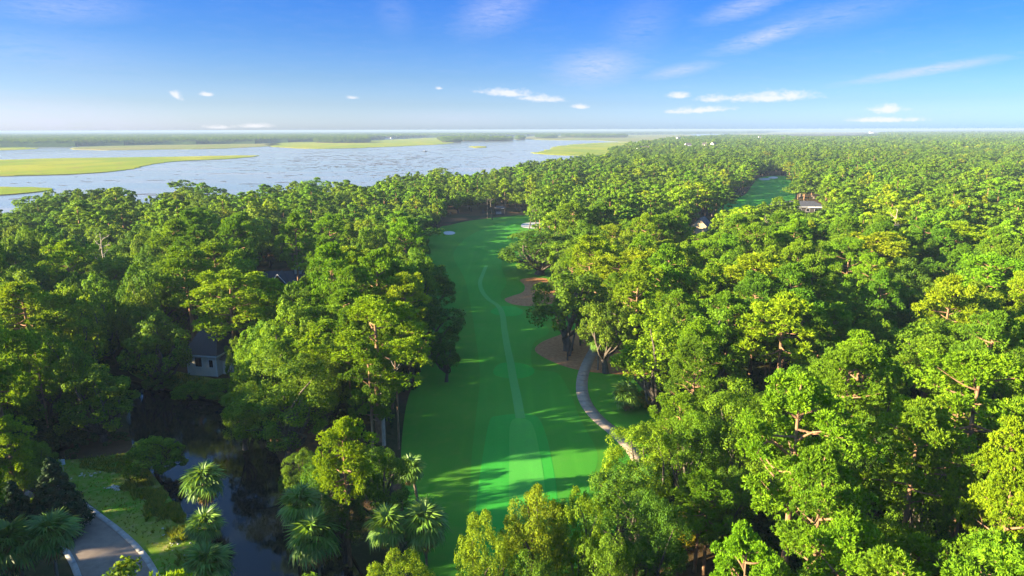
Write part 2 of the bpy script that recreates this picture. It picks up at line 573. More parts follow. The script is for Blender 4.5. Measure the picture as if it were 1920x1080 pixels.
finish(tg, bg_.outputs[0])
M['glass'] = mg


def water_mat(name, base, rough, scales, strength, ior=1.33, tint=None):
    m, t = new_mat(name)
    co = t.n('ShaderNodeNewGeometry').outputs['Position']
    mp = t.n('ShaderNodeMapping', None, Vector=co, Rotation=(0, 0, 0.4), Scale=(1, 2.2, 1)).outputs[0]
    n1 = t.n('ShaderNodeTexNoise', None, Vector=mp, Scale=scales[0], Detail=4.0, Roughness=0.6).outputs[0]
    n2 = t.n('ShaderNodeTexNoise', None, Vector=co, Scale=scales[1], Detail=3.0).outputs[0]
    col = base
    if tint:
        big = t.n('ShaderNodeTexNoise', None, Vector=t.n('ShaderNodeMapping', None, Vector=co, Rotation=(0, 0, 0.25), Scale=(0.35, 1.4, 1)).outputs[0], Scale=0.012, Detail=7.0, Roughness=0.62, Distortion=0.6).outputs[0]
        col = t.mix(t.mr(big, 0.42, 0.62), base, tint)
        rough = t.mr(big, 0.35, 0.65, rough * 0.5, rough * 1.3)
    b = t.n('ShaderNodeBsdfPrincipled', None, Base_Color=col, Roughness=rough, IOR=ior)
    bp = t.n('ShaderNodeBump', None, Height=t.m('ADD', n1, t.m('MULTIPLY', n2, 0.5)), Strength=strength, Distance=0.1)
    t.t.links.new(bp.outputs[0], b.inputs['Normal'])
    finish(t, b.outputs[0])
    return m


M['bay'] = water_mat('tidal_water', (0.20, 0.225, 0.21, 1), 0.17, (0.5, 0.06), 0.22, tint=(0.32, 0.32, 0.29, 1))
M['pond'] = water_mat('pond_water', (0.004, 0.006, 0.006, 1), 0.015, (1.2, 0.3), 0.035)

# ---------------------------------------------------------------- ground plan (pixel outlines on the ground -> metres)
FAIR = G(smooth_loop([(835, 421), (880, 411), (960, 402), (1010, 403), (1090, 418), (1100, 434), (1045, 440), (1010, 455), (1020, 480),
                      (1040, 520), (1065, 560), (1095, 600), (1130, 640), (1180, 690), (1225, 735), (1250, 790), (1220, 860), (1175, 930),
                      (1150, 1010), (1130, 1110), (1000, 1230), (850, 1230), (790, 1130), (765, 1020), (755, 930), (752, 850), (762, 760),
                      (785, 690), (800, 620), (800, 560), (790, 515), (770, 480), (785, 455)], 5))
POND = G(smooth_loop([(205, 700), (240, 708), (290, 722), (350, 737), (410, 750), (470, 768), (510, 830), (540, 890), (590, 950), (640, 1010),
                      (690, 1100), (720, 1250), (560, 1300), (460, 1220), (430, 1120), (412, 1060), (392, 1030), (362, 1000), (340, 962),
                      (305, 925), (275, 890), (250, 840), (238, 790), (222, 740)], 5))
ROAD_R = smooth_loop([(320, 1180), (312, 1120), (296, 1075), (270, 1035), (232, 998), (190, 966), (150, 937), (95, 905), (20, 878), (-120, 850)], 6, False)
ROAD_L = smooth_loop([(158, 1180), (150, 1120), (139, 1075), (122, 1040), (98, 1008), (62, 978), (10, 950), (-50, 930), (-140, 912), (-260, 895)], 6, False)
road_r, road_l = G(ROAD_R), G(ROAD_L)
ROAD = road_r + road_l[::-1]
LAWN = G(smooth_loop([(60, 862), (128, 862), (180, 858), (246, 850), (272, 872), (298, 905), (330, 948), (356, 984), (386, 1018), (410, 1050),
                      (415, 1100), (430, 1180), (300, 1250), (298, 1140), (276, 1055), (222, 990), (150, 933), (60, 882)], 4))
FAR_FAIR = G(smooth_loop([(1330, 392), (1355, 380), (1395, 366), (1412, 345), (1425, 333), (1470, 330), (1486, 345), (1490, 372), (1455, 380), (1420, 392), (1380, 402)], 5))
BANK = G(smooth_loop([(240, 695), (300, 692), (350, 700), (420, 715), (470, 740), (465, 775), (440, 764), (400, 748), (345, 736), (290, 722)], 4))


def shore_pt(px, py, h=15.0):
    return tuple(unproj(px, py, h)[:2])


TREELINE = [(-60, 395), (0, 383), (60, 372), (90, 357), (170, 350), (235, 350), (270, 364), (325, 343), (370, 337), (405, 345), (435, 362), (480, 344), (550, 334), (600, 345),
            (650, 330), (690, 335), (760, 320), (820, 312), (870, 322), (940, 308), (1000, 299), (1080, 291), (1135, 285), (1150, 272), (1195, 262), (1250, 254), (1290, 251)]
SHORE = [shore_pt(px, py + 6, 14.0) for px, py in TREELINE]
SHORE = [(x * 1.02, y * 1.02) for x, y in SHORE]
x0, y0 = SHORE[0]
LANDP = ([(-1500, -400), (-900, 60), (-520, 190), (x0 - 60, y0 - 30)] + SHORE +
         [(2300, 6200), (3600, 7400), (5200, 9500), (9500, 15000), (16000, 16000), (16000, -400)])

# tidal water under everything, to the horizon
wm = np_mesh('water', [(-32000, -1500, -0.75), (32000, -1500, -0.75), (32000, 42000, -0.75), (-32000, 42000, -0.75)], None, [(0, 1, 2, 3)])
tag(obj('tidal_water', wm, None, M['bay']), 'pale blue tidal water winding through the marsh', kind='structure')
land = poly_sheet('forest_ground', LANDP, 0.0, M['ground'], skirt=1.2, holes=[POND])
land['label'] = 'dark forest ground under the trees'
p_o = poly_sheet('pond', [((x - 0) * 1.0, y) for x, y in POND], -0.45, M['pond'])
p_o['label'] = 'dark still pond with reflections of the trees'
f_o = poly_sheet('golf_fairway', FAIR, 0.02, M['rough'])
f_o['label'] = 'long green golf fairway between two walls of trees'
lw = poly_sheet('roadside_lawn', LAWN, 0.015, M['lawn'])
bk = poly_sheet('pond_bank', BANK, 0.012, M['lawn'])
ff = poly_sheet('far_fairway', FAR_FAIR, 0.03, M['fairway'])
ff['label'] = 'second fairway seen far off through a gap in the forest'


def px_loop(pts, k=5):
    return G(smooth_loop(pts, k))


def ell(cx, cy, rx, ry, n=28, wob=0.06, seed=0):
    r = random.Random(seed)
    ph = r.random() * 6
    return [(cx + rx * math.cos(a) * (1 + wob * math.sin(3 * a + ph)), cy + ry * math.sin(a) * (1 + wob * math.sin(2 * a + ph)))
            for a in [2 * math.pi * i / n for i in range(n)]]


# closer-cut bands of the fairway
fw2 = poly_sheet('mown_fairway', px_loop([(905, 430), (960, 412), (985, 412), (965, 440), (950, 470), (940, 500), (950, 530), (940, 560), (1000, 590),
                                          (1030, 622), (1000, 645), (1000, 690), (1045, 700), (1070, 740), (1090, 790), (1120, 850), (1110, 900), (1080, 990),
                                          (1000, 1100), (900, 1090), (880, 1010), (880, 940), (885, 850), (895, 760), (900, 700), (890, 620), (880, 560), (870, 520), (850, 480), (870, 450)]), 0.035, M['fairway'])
tee_specs = [([(918, 792), (935, 781), (985, 777), (1008, 784), (1022, 812), (1034, 860), (1043, 915), (1044, 960), (1030, 1010), (990, 1040), (930, 1040), (890, 1015), (893, 950), (905, 860)],
              'largest and nearest tee box, a long rounded green platform'),
             (ell(962, 694, 38, 15, seed=1), 'round bright green tee box level with the bend of the cart path'),
             (ell(951, 583, 30, 9, seed=2), 'small oval tee box beside the upper brown pine-straw bed')]
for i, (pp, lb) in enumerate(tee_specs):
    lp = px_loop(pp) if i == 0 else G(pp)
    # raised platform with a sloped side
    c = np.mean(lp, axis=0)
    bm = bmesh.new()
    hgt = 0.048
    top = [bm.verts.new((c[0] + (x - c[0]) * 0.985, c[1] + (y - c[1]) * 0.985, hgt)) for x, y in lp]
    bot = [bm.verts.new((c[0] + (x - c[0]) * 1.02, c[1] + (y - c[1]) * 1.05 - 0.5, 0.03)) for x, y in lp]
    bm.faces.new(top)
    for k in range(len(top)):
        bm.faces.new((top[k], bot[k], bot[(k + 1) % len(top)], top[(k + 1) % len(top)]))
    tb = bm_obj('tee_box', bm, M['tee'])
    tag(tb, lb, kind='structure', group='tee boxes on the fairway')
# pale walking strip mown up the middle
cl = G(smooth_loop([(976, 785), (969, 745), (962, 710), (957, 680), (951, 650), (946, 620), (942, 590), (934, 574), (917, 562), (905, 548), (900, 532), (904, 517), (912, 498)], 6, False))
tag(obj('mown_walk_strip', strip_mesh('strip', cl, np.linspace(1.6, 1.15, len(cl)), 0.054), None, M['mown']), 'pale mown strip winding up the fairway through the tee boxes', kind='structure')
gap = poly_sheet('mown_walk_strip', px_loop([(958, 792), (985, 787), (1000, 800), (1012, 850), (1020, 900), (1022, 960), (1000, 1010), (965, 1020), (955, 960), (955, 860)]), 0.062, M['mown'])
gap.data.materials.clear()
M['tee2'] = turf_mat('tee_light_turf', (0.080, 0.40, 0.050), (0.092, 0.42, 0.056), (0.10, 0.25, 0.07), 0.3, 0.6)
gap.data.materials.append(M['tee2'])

mulch1 = poly_sheet('pine_straw_bed', px_loop([(946, 562), (962, 571), (1000, 574), (1045, 566), (1060, 540), (1030, 524), (1000, 521), (975, 525), (984, 536), (980, 548), (958, 556)]), 0.06, M['mulch'])
mulch1['label'] = 'upper brown pine-straw bed at the fairway edge'
mulch2 = poly_sheet('pine_straw_bed', px_loop([(1003, 657), (1014, 643), (1045, 630), (1085, 618), (1150, 625), (1215, 670), (1220, 704), (1180, 704), (1140, 701), (1100, 697), (1060, 688), (1022, 672)]), 0.065, M['mulch'])
mulch2['label'] = 'lower brown pine-straw bed under the trees by the cart path'
mulch3 = poly_sheet('bare_ground', px_loop([(800, 415), (870, 408), (940, 400), (1010, 399), (1010, 403), (960, 405), (880, 414), (830, 424)]), 0.045, M['ground'])

for pp, lb in ((ell(842, 437, 11, 3.6, seed=3), 'small white sand bunker at the left edge of the far fairway'),
               (ell(1004, 423, 29, 6, seed=4), 'wide white sand bunker behind two leaning trunks')):
    b_ = poly_sheet('sand_bunker', G(pp), 0.07, M['sand'])
    b_['label'] = lb
for pp, lb in ((ell(1434, 336, 11, 2.0, seed=5), 'left white bunker on the second fairway'), (ell(1450, 333, 9, 1.9, seed=6), 'right white bunker on the second fairway')):
    b_ = poly_sheet('sand_bunker', G(pp), 0.07, M['sand'])
    b_['label'] = lb

# cart path: concrete slabs
cpl = G(smooth_loop([(1215, 900), (1190, 850), (1153, 812), (1122, 786), (1102, 762), (1092, 737), (1092, 710), (1100, 684), (1112, 660), (1127, 635), (1150, 605), (1185, 575)], 8, False))
cpl = resample(cpl, 0.5)
cart = empty('cart_path', (0, 0, 0))
tag(cart, kind='structure')
i = 0
sl = 5
while i + sl < len(cpl):
    seg = cpl[i:i + sl + 1].copy()
    # leave a 2.5 cm joint
    d0 = (seg[1] - seg[0]); d0 /= np.linalg.norm(d0)
    seg[0] = seg[0] + d0 * 0.015
    obj('slab', strip_mesh('slab', seg, 2.1, 0.085 + random.uniform(-.006, .006), 0.1), cart, M['concrete'])
    i += sl

# road with concrete ribbon kerbs
rd = poly_sheet('road', ROAD, 0.03, M['asphalt'])
rd['label'] = 'curving grey asphalt road with pale kerbs'
for nm, side, off in (('kerb', road_r, -0.22), ('kerb', road_l, 0.22)):
    kl = resample(side, 0.75)
    t_ = np.gradient(kl, axis=0); t_ /= np.linalg.norm(t_, axis=1)[:, None]
    kl = kl + np.stack([-t_[:, 1], t_[:, 0]], 1) * (-off if side is road_r else -off)
    ke = empty('road_kerb', (0, 0, 0))
    tag(ke, kind='structure')
    j = 0
    while j + 4 < len(kl):
        sg = kl[j:j + 5].copy()
        dd = sg[1] - sg[0]; dd /= np.linalg.norm(dd)
        sg[0] = sg[0] + dd * 0.015
        obj('kerb_stone', strip_mesh('kerb_stone', sg, 0.62, 0.12 + random.uniform(-.008, .008), 0.12), ke, M['kerb'])
        j += 4

# pale rubble patches on the lawn
rv, rq, rr = [], [], random.Random(3)
for cx, cy, n, sx, sy in ((216, 915, 60, 15, 5), (165, 892, 26, 22, 6), (330, 1010, 30, 22, 22)):
    for _ in range(n):
        p = unproj(cx + rr.gauss(0, sx * .5), cy + rr.gauss(0, sy * .5), 0)
        s = rr.uniform(.05, .17)
        b = len(rv)
        for dz in (0.0, s * .5):
            for k in range(4):
                a = k * math.pi / 2 + rr.random()
                rv.append((p[0] + s * math.cos(a) * (1 - dz), p[1] + s * math.sin(a) * (1 - dz), dz + 0.01))
        rq += [(b + 4, b + 5, b + 6, b + 7)] + [(b + k, b + (k + 1) % 4, b + 4 + (k + 1) % 4, b + 4 + k) for k in range(4)]
tag(obj('rubble', np_mesh('rubble', rv, None, rq), None, M['sand']), 'pale broken shells scattered on the roadside lawn', kind='stuff')

# ---------------------------------------------------------------- marsh islands, mud, far shores
marsh_specs = [
    (px_loop([(-420, 300), (-200, 299), (0, 299), (130, 296), (290, 294), (400, 292), (484, 291), (430, 297), (330, 302), (262, 312), (225, 319), (150, 325), (40, 328), (-200, 334), (-420, 338)]), M['marsh'], 'large yellow-green marsh island tapering to the right'),
    (px_loop([(-260, 352), (-60, 350), (50, 350), (98, 354), (60, 360), (0, 364), (-120, 372), (-260, 376)]), M['marsh'], 'small grassy marsh islet just above the left treetops'),
    (px_loop([(-200, 277), (-60, 276), (40, 276), (70, 278), (20, 281), (-100, 283), (-200, 283)]), M['marsh'], 'thin grassy strip at the left edge below the far woods'),
    (px_loop([(130, 277), (220, 273), (330, 270), (420, 268), (500, 267), (520, 272), (420, 278), (300, 280), (180, 281)]), M['marsh_far'], 'tan marsh strip below the far woods'),
    (px_loop([(500, 270), (560, 266), (640, 264), (720, 262), (820, 258), (870, 259), (862, 264), (840, 269), (770, 273), (640, 278), (540, 277)]), M['marsh'], 'long yellow marsh in front of the white clubhouse'),
    (px_loop([(1003, 287), (1030, 280), (1045, 274), (1085, 270), (1140, 267), (1200, 268), (1190, 282), (1140, 290), (1080, 291)]), M['marsh'], 'yellow marsh against the far end of the near forest'),
    (px_loop([(960, 259), (1000, 255.5), (1100, 254.5), (1250, 252), (1300, 254), (1240, 262), (1180, 266), (1120, 263), (1030, 262.5)]), M['marsh_far'], 'pale marsh flats beyond the wooded islets'),
    (px_loop([(1380, 250), (1480, 247.5), (1640, 247.5), (1660, 250), (1600, 257), (1500, 262), (1400, 262)], 4), M['marsh_far'], 'pale open field far behind the right-hand forest'),
    (px_loop([(880, 275), (895, 273.5), (912, 275), (900, 277)], 3), M['marsh'], 'tiny grassy hummock in the middle of the bay'),
]


def ragged(loop, seed):
    """tidal creeks nibble at the outline: several octaves of in-and-out wander"""
    p = resample(list(loop) + [loop[0]], 12.0)[:-1] if len(loop) < 4000 else np.array(loop)
    if len(p) > 1600:
        p = p[::len(p) // 1600 + 1]
    n = len(p)
    r_ = np.random.default_rng(seed)
    t = np.gradient(p, axis=0); t /= np.linalg.norm(t, axis=1)[:, None]
    nr = np.stack([-t[:, 1], t[:, 0]], 1)
    off = np.zeros(n)
    a = np.arange(n) / n
    D = np.linalg.norm(p, axis=1)
    for k in range(5, 90):
        off += math.cos(r_.uniform(0, 6)) * np.sin(2 * math.pi * (a * k) + r_.uniform(0, 6.28)) / k ** .55
    return [tuple(q) for q in p + nr * (off * D * 0.0035)[:, None]]


for mi, (lp, mt, lb) in enumerate(marsh_specs):
    lp = ragged(lp, mi + 3)
    o = poly_sheet('salt_marsh', lp, -0.2, mt, skirt=0.55)
    o['label'] = lb
    if mt is M['marsh']:
        # dark mud rim
        c = np.mean(lp, axis=0)
        rim = [(x * 1.0 + (x - c[0]) * 0.004, y - 5 - y * 0.006) for x, y in lp]
        poly_sheet('mud_bank', rim, -0.6, M['mud'], skirt=0.1)

# mud bars and oyster beds
rr = random.Random(11)
V, T = [], []


def mud_bar(px, py, wpx, hm, z):
    c = unproj(px, py, -0.75)
    sc = np.linalg.norm(c) / F
    L = wpx * sc / 2
    n = 12
    b = len(V)
    V.append((c[0], c[1], z))
    ph, tilt = rr.random() * 6, rr.uniform(-.25, .25)
    for k in range(n):
        a = 2 * math.pi * k / n
        r_ = 1 + 0.3 * math.sin(2 * a + ph) + rr.uniform(-.2, .2)
        x, y = L * math.cos(a) * r_, hm * math.sin(a) * r_
        V.append((c[0] + x * math.cos(tilt) - y * math.sin(tilt), c[1] + x * math.sin(tilt) + y * math.cos(tilt), -0.78))
    for k in range(n):
        T.append((b, b + 1 + k, b + 1 + (k + 1) % n))


named = [(165, 341, 18), (418, 340, 14), (545, 436 / 4 + 220, 28), (162, 341, 20), (205, 338.5, 18), (292, 338, 34), (325, 342.5, 16), (372, 303, 60), (390, 311.5, 20), (455, 325, 20),
         (50, 288, 80), (180, 287.5, 18), (470, 345, 40), (30, 373, 24), (505, 333, 16), (530, 342, 40), (700, 329, 16), (725, 330.5, 22), (570, 288, 60), (640, 299, 40), (720, 309, 80), (795, 284, 40), (790, 292, 24), (270, 364, 50), (290, 366, 24), (240, 367, 16)]
for px, py, wp in named:
    mud_bar(px, py, wp, rr.uniform(2, 4), -0.45)
for _ in range(620):
    px = rr.gauss(700, 140)
    py = rr.gauss(301, 13)
    if py < 279 or py > 345: continue
    D = 45 * 1314 / max(py - 245, 4)
    mud_bar(px, py, rr.uniform(4, 30) * rr.random() + 3, rr.uniform(.8, 3.2) * D / 900, -0.5)
for _ in range(160):
    px, py = rr.uniform(-40, 1050), rr.uniform(277, 350)
    D = 45 * 1314 / max(py - 245, 4)
    mud_bar(px, py, rr.uniform(4, 18), rr.uniform(.7, 2.2) * D / 900, -0.5)
for _ in range(90):
    px, py = rr.uniform(830, 1180), rr.uniform(262, 285)
    mud_bar(px, py, rr.uniform(4, 22), rr.uniform(2, 7), -0.5)
tag(obj('mud_flats', np_mesh('mud_flats', V, T), None, M['mud']), 'dark mud bars and oyster beds in the bay', kind='stuff')

def hash_noise(x, y, s, seed=0):
    """value noise"""
    X, Y = x / s, y / s
    i, j = np.floor(X).astype(np.int64), np.floor(Y).astype(np.int64)
    fx, fy = X - i, Y - j
    fx, fy = fx * fx * (3 - 2 * fx), fy * fy * (3 - 2 * fy)

    def h(a, b):
        v = (a * 374761393 + b * 668265263 + seed * 1442695041) & 0x7fffffff
        v = ((v ^ (v >> 13)) * 1274126177) & 0x7fffffff
        return (v % 100003) / 100003.0
    return (h(i, j) * (1 - fx) + h(i + 1, j) * fx) * (1 - fy) + (h(i, j + 1) * (1 - fx) + h(i + 1, j + 1) * fx) * fy



# ---------------------------------------------------------------- trees: meshes
def unit(v):
    return v / np.maximum(np.linalg.norm(v, axis=-1, keepdims=True), 1e-9)


def quads_from(P, N, size, rng, aspect=0.6, jit=0.35):
    """diamond shaped leaf sprays centred on P, facing roughly along N"""
    n = len(P)
    N = unit(N)
    rv_ = unit(rng.normal(size=(n, 3)))
    T = unit(np.cross(N, rv_))
    B = np.cross(N, T)
    s = size * (1 + rng.uniform(-jit, jit, size=(n, 1)))
    bend = N * s * 0.18
    V = np.stack([P + T * s * .5 - bend, P + B * s * .5 * aspect + bend * .4, P - T * s * .5 - bend, P - B * s * .5 * aspect + bend * .4], 1).reshape(-1, 3)
    Q = np.arange(n * 4).reshape(n, 4)
    return V, Q


def tube(path, radii, sides=6):
    """tapered tube along a path"""
    p = np.array(path, float)
    t = unit(np.gradient(p, axis=0))
    ref = np.array([0.3, 0.9, 0.1])
    V, Qs = [], []
    for i in range(len(p)):
        a = unit(np.cross(t[i], ref))
        b = np.cross(t[i], a)
        for k in range(sides):
            th = 2 * math.pi * k / sides
            V.append(p[i] + radii[i] * (a * math.cos(th) + b * math.sin(th)))
    for i in range(len(p) - 1):
        for k in range(sides):
            Qs.append((i * sides + k, i * sides + (k + 1) % sides, (i + 1) * sides + (k + 1) % sides, (i + 1) * sides + k))
    return np.array(V), np.array(Qs)


class Geo:
    def __init__(s):
        s.V, s.Q, s.n, s.T = [], [], 0, []

    def add(s, V, Q, tint=None):
        s.V.append(V); s.Q.append(np.asarray(Q) + s.n); s.n += len(V)
        s.T.append(np.full(len(V), 0.5) if tint is None else tint)

    def mesh(s, name, mat, smooth=False):
        me = np_mesh(name, np.concatenate(s.V), None, np.concatenate(s.Q), smooth, np.concatenate(s.T))
        me.materials.append(mat)
        return me


def curve_path(a, b, rng, bend=0.15, n=5, sag=0.0):
    a, b = np.array(a, float), np.array(b, float)
    t = np.linspace(0, 1, n)[:, None]
    L = np.linalg.norm(b - a)
    off = rng.normal(size=3) * bend * L
    return a + (b - a) * t + np.sin(t * math.pi) * off * .5 + np.array([0, 0, 1]) * np.sin(t * math.pi) * sag * L


def make_oak(seed, R, H, leaf, n_leaf, clear=0.30, flat=1.0, limbs=True, sides=7, nblob=30):
    """broad-leaved crown of nested leafy clumps; returns (trunk geo, crown geo)"""
    rng = np.random.default_rng(seed)
    zb = H * clear
    zc = zb + (H - zb) * 0.42
    up, dn = H - zc, zc - zb
    tr, cr = Geo(), Geo()
    blobs = []
    tries = 0
    while len(blobs) < nblob and tries < 900:
        tries += 1
        d = unit(rng.normal(size=3))
        if d[2] < -0.45:
            continue
        k = rng.uniform(0.50, 0.80) if len(blobs) > 3 else rng.uniform(0, .3)
        br = R * rng.uniform(0.20, 0.36)
        p = np.array([d[0] * (R - br * .6) * k * 1.3, d[1] * (R - br * .6) * k * 1.3, d[2] * (up if d[2] > 0 else dn) * k * 1.25 * flat])
        if any(np.linalg.norm(p - q) < 0.55 * (br + qr) * .75 for q, qr in blobs):
            continue
        blobs.append((p, br))
    blobs = [(p + np.array([0, 0, zc]), r) for p, r in blobs]
    per = n_leaf // len(blobs)
    C = np.array([0, 0, zc])
    for p, r in blobs:
        ns = int(rng.integers(9, 15))
        sd = unit(rng.normal(size=(ns, 3)) + unit(p - C + 1e-6) * 0.7 + np.array([0, 0, .35]))
        sc = p + sd * r * rng.uniform(.45, .75, (ns, 1))
        sr = r * rng.uniform(.32, .52, ns)
        k = rng.integers(0, ns, per)
        d = unit(rng.normal(size=(per, 3)) + unit(sc[k] - p) * 0.8 + np.array([0, 0, .25]))
        rad = sr[k][:, None] * (1 - rng.power(3.0, (per, 1)) * 0 - rng.uniform(0, 1, (per, 1)) ** 3 * 0.55) * rng.uniform(.92, 1.14, (per, 1))
        P = sc[k] + d * rad
        N = d * 1.0 + rng.normal(size=(per, 3)) * 0.34 + np.array([0, 0, .15])
        V, Q = quads_from(P, N, leaf, rng, 0.72)
        ti = np.clip(rng.normal(.5, .22, per) + (k % 5 - 2) * 0.06 + rng.normal() * .08, 0, 1)
        cr.add(V, Q, np.repeat(ti, 4))
    r0 = 0.030 * H + 0.03 * R
    fork = np.array([rng.normal() * .3, rng.normal() * .3, max(zb * 0.8, 1.2)])
    V, Q = tube([(0, 0, -0.2), (fork[0] * .3, fork[1] * .3, fork[2] * .5), fork], [r0 * 1.25, r0, r0 * .9], sides)
    tr.add(V, Q)
    if limbs:
        for p, r in blobs[::max(1, len(blobs) // 11)]:
            pth = curve_path(fork, p, rng, .25, 5, .06)
            V, Q = tube(pth, np.linspace(r0 * .55, r0 * .10, 5), 5)
            tr.add(V, Q)
    return tr, cr


def make_pine(seed, R, H, tuft, n_puff, n_tuft, blades, clear=0.5, openness=1.0, sides=7, crooked=0.03):
    """tall pine: bare trunk, irregular whorled limbs carrying round puffs of needle tufts"""
    rng = np.random.default_rng(seed)
    tr, cr = Geo(), Geo()
    r0 = 0.017 * H
    nz = 9
    tz = np.linspace(0, 1, nz)
    wob = np.cumsum(rng.normal(size=(nz, 2)) * crooked * H / 9, axis=0)
    wob -= wob[0]
    tp = np.c_[wob * 0.8, tz * H * 0.96]
    tp[0, 2] = -0.2
    V, Q = tube(tp, r0 * (1.15 - 0.93 * tz), sides)
    tr.add(V, Q)

    def at(z):
        return np.array([np.interp(z, tp[:, 2], tp[:, 0]), np.interp(z, tp[:, 2], tp[:, 1]), z])
    puffs = []
    nb = max(8, n_puff // 4)
    for i in range(nb):
        f = (i + rng.uniform(0, .8)) / nb
        z = H * (clear + (0.97 - clear) * f ** 0.85)
        prof = (math.sin(min(1, (f * 0.86 + 0.16)) * math.pi)) ** 0.6
        L = R * max(0.28, prof) * rng.uniform(.62, 1.05)
        a = i * 2.399 + rng.uniform(-.6, .6)
        rise = rng.uniform(.05, .42) * L * (0.6 + f)
        st = at(z * rng.uniform(.93, .985))
        end = st + np.array([L * math.cos(a), L * math.sin(a), rise])
        pth = curve_path(st, end, rng, .18, 6, -.05)
        if sides > 4:
            V, Q = tube(pth, np.linspace(r0 * .36, r0 * .07, 6), 5)
            tr.add(V, Q)
        nsub = int(rng.integers(3, 6))
        for j in range(nsub):
            t = 1.0 if j == 0 else rng.uniform(.5, .98)
            b = pth[int(t * 5)] if t >= 1 else pth[int(t * 5)] * (1 - (t * 5) % 1) + pth[min(5, int(t * 5) + 1)] * ((t * 5) % 1)
            off = rng.normal(size=3) * L * 0.20 * np.array([1, 1, .45]) + np.array([0, 0, .3]) if j else np.array([0, 0, .15])
            e = b + off
            if sides > 4 and j:
                V, Q = tube([b, (b + e) / 2 + rng.normal(size=3) * .05, e], [r0 * .10, r0 * .07, r0 * .04], 4)
                tr.add(V, Q)
            puffs.append((e, rng.uniform(.75, 1.25) * R * 0.155 * openness))
    puffs.append((at(H * .96), R * .2))
    for p, r in puffs:
        n = n_tuft
        d = unit(rng.normal(size=(n, 3)) + np.array([0, 0, .55]))
        c = p + d * np.array([1.15, 1.15, .72]) * r * rng.uniform(.45, 1.0, (n, 1))
        ti0 = rng.normal(.5, .1)
        if blades:
            nb_ = blades
            dd = unit(d[:, None, :] * 1.0 + rng.normal(size=(n, nb_, 3)) * 0.62 + np.array([0, 0, .35]))
            base = np.repeat(c[:, None, :], nb_, 1)
            L = tuft * rng.uniform(.75, 1.25, (n, nb_, 1))
            side = unit(np.cross(dd, rng.normal(size=(n, nb_, 3)))) * tuft * 0.17
            V = np.stack([base - side * .3, base + dd * L * .45 - side, base + dd * L, base + dd * L * .55 + side], 2).reshape(-1, 3)
            Q = np.arange(n * nb_ * 4).reshape(-1, 4)
            ti = np.clip(np.repeat(rng.normal(ti0, .14, n), nb_) + rng.normal(0, .08, n * nb_), 0, 1)
            cr.add(V, Q, np.repeat(ti, 4))
        else:
            N = d + rng.normal(size=(n, 3)) * .3
            V, Q = quads_from(c, N, tuft, rng, .85)
            cr.add(V, Q, np.repeat(np.clip(rng.normal(ti0, .16, n), 0, 1), 4))
    return tr, cr


def make_cedar(seed, R, H, leaf, n):
    rng = np.random.default_rng(seed)
    tr, cr = Geo(), Geo()
    V, Q = tube([(0, 0, -.2), (0, 0, H * .5), (0, 0, H * .96)], [R * .09, R * .05, .03], 6)
    tr.add(V, Q)
    nb = 70
    per = n // nb
    for i in range(nb):
        f = (i + rng.random()) / nb
        z = H * (.06 + .92 * f)
        rr_ = R * (1 - f) ** .75 * rng.uniform(.75, 1.05)
        a = i * 2.399
        c = np.array([math.cos(a) * rr_ * .7, math.sin(a) * rr_ * .7, z])
        br = max(.3, R * .26 * (1.15 - f))
        d = unit(rng.normal(size=(per, 3)) + np.array([math.cos(a), math.sin(a), .4]) * .7)
        P = c + d * br * rng.uniform(.6, 1.15, (per, 1)) * np.array([1, 1, 1.1])
        V, Q = quads_from(P, d + rng.normal(size=(per, 3)) * .4, leaf, rng, .5)
        cr.add(V, Q, np.repeat(np.clip(rng.normal(.45, .2, per), 0, 1), 4))
    return tr, cr


# mesh libraries -----------------------------------------------------------
def lib(kind, lod, mass=False):
    out = []
    if kind == 'oak':
        spec = {0: (6, 0.205, 25000, 36), 1: (7, 0.34, 11500, 32), 2: (5, 0.58, 4300, 26), 3: (4, 1.6, 480, 14)}[lod]
        for s in range(spec[0]):
            R = 6.0
            t, c = make_oak(100 * lod + s, R, 15.0, spec[1], spec[2], clear=(.12, .20, .16, .24, .10, .18, .14)[s], flat=(1, .85, 1.1, .8, .95, 1.05, .9)[s],
                            limbs=lod < 2, sides=7 if lod < 2 else 4, nblob=spec[3] + (s % 3) * 4)
            out.append((t, c, R, 15.0))
    elif kind == 'pine':
        spec = {0: (6, 0.33, 92, 46, 10), 1: (7, 0.52, 88, 30, 6), 2: (5, 0.56, 68, 50, 0), 3: (4, 1.6, 20, 20, 0)}[lod]
        for s in range(spec[0]):
            R = 5.4
            t, c = make_pine(500 + 100 * lod + s, R, 21.0, spec[1], spec[2] + (s % 3) * 10, spec[3], spec[4], clear=(.46, .54, .42, .5, .56, .44, .48)[s] * (.9 if lod < 2 else .75),
                             openness=(1.0, 1.12, .95, 1.15, 1.0, 1.2, 1.05)[s] * (1.15 if lod >= 2 else 1), sides=7 if lod < 2 else 4)
            out.append((t, c, R, 21.0))
    res = []
    for t, c, R, H in out:
        if mass:
            c2 = c
            tm = t.mesh(kind + '_trunk', M['bark_' + kind], True)
            cm = c2.mesh(kind + '_crown', M[kind + '_m'])
            res.append((tm, cm, R, H))
        else:
            res.append((t.mesh(kind + '_trunk', M['bark_' + kind], True), c.mesh(kind + '_crown', M[kind]), R, H))
    return res


LIB = {(k, l): lib(k, l) for k in ('oak', 'pine') for l in (0, 1, 2)}

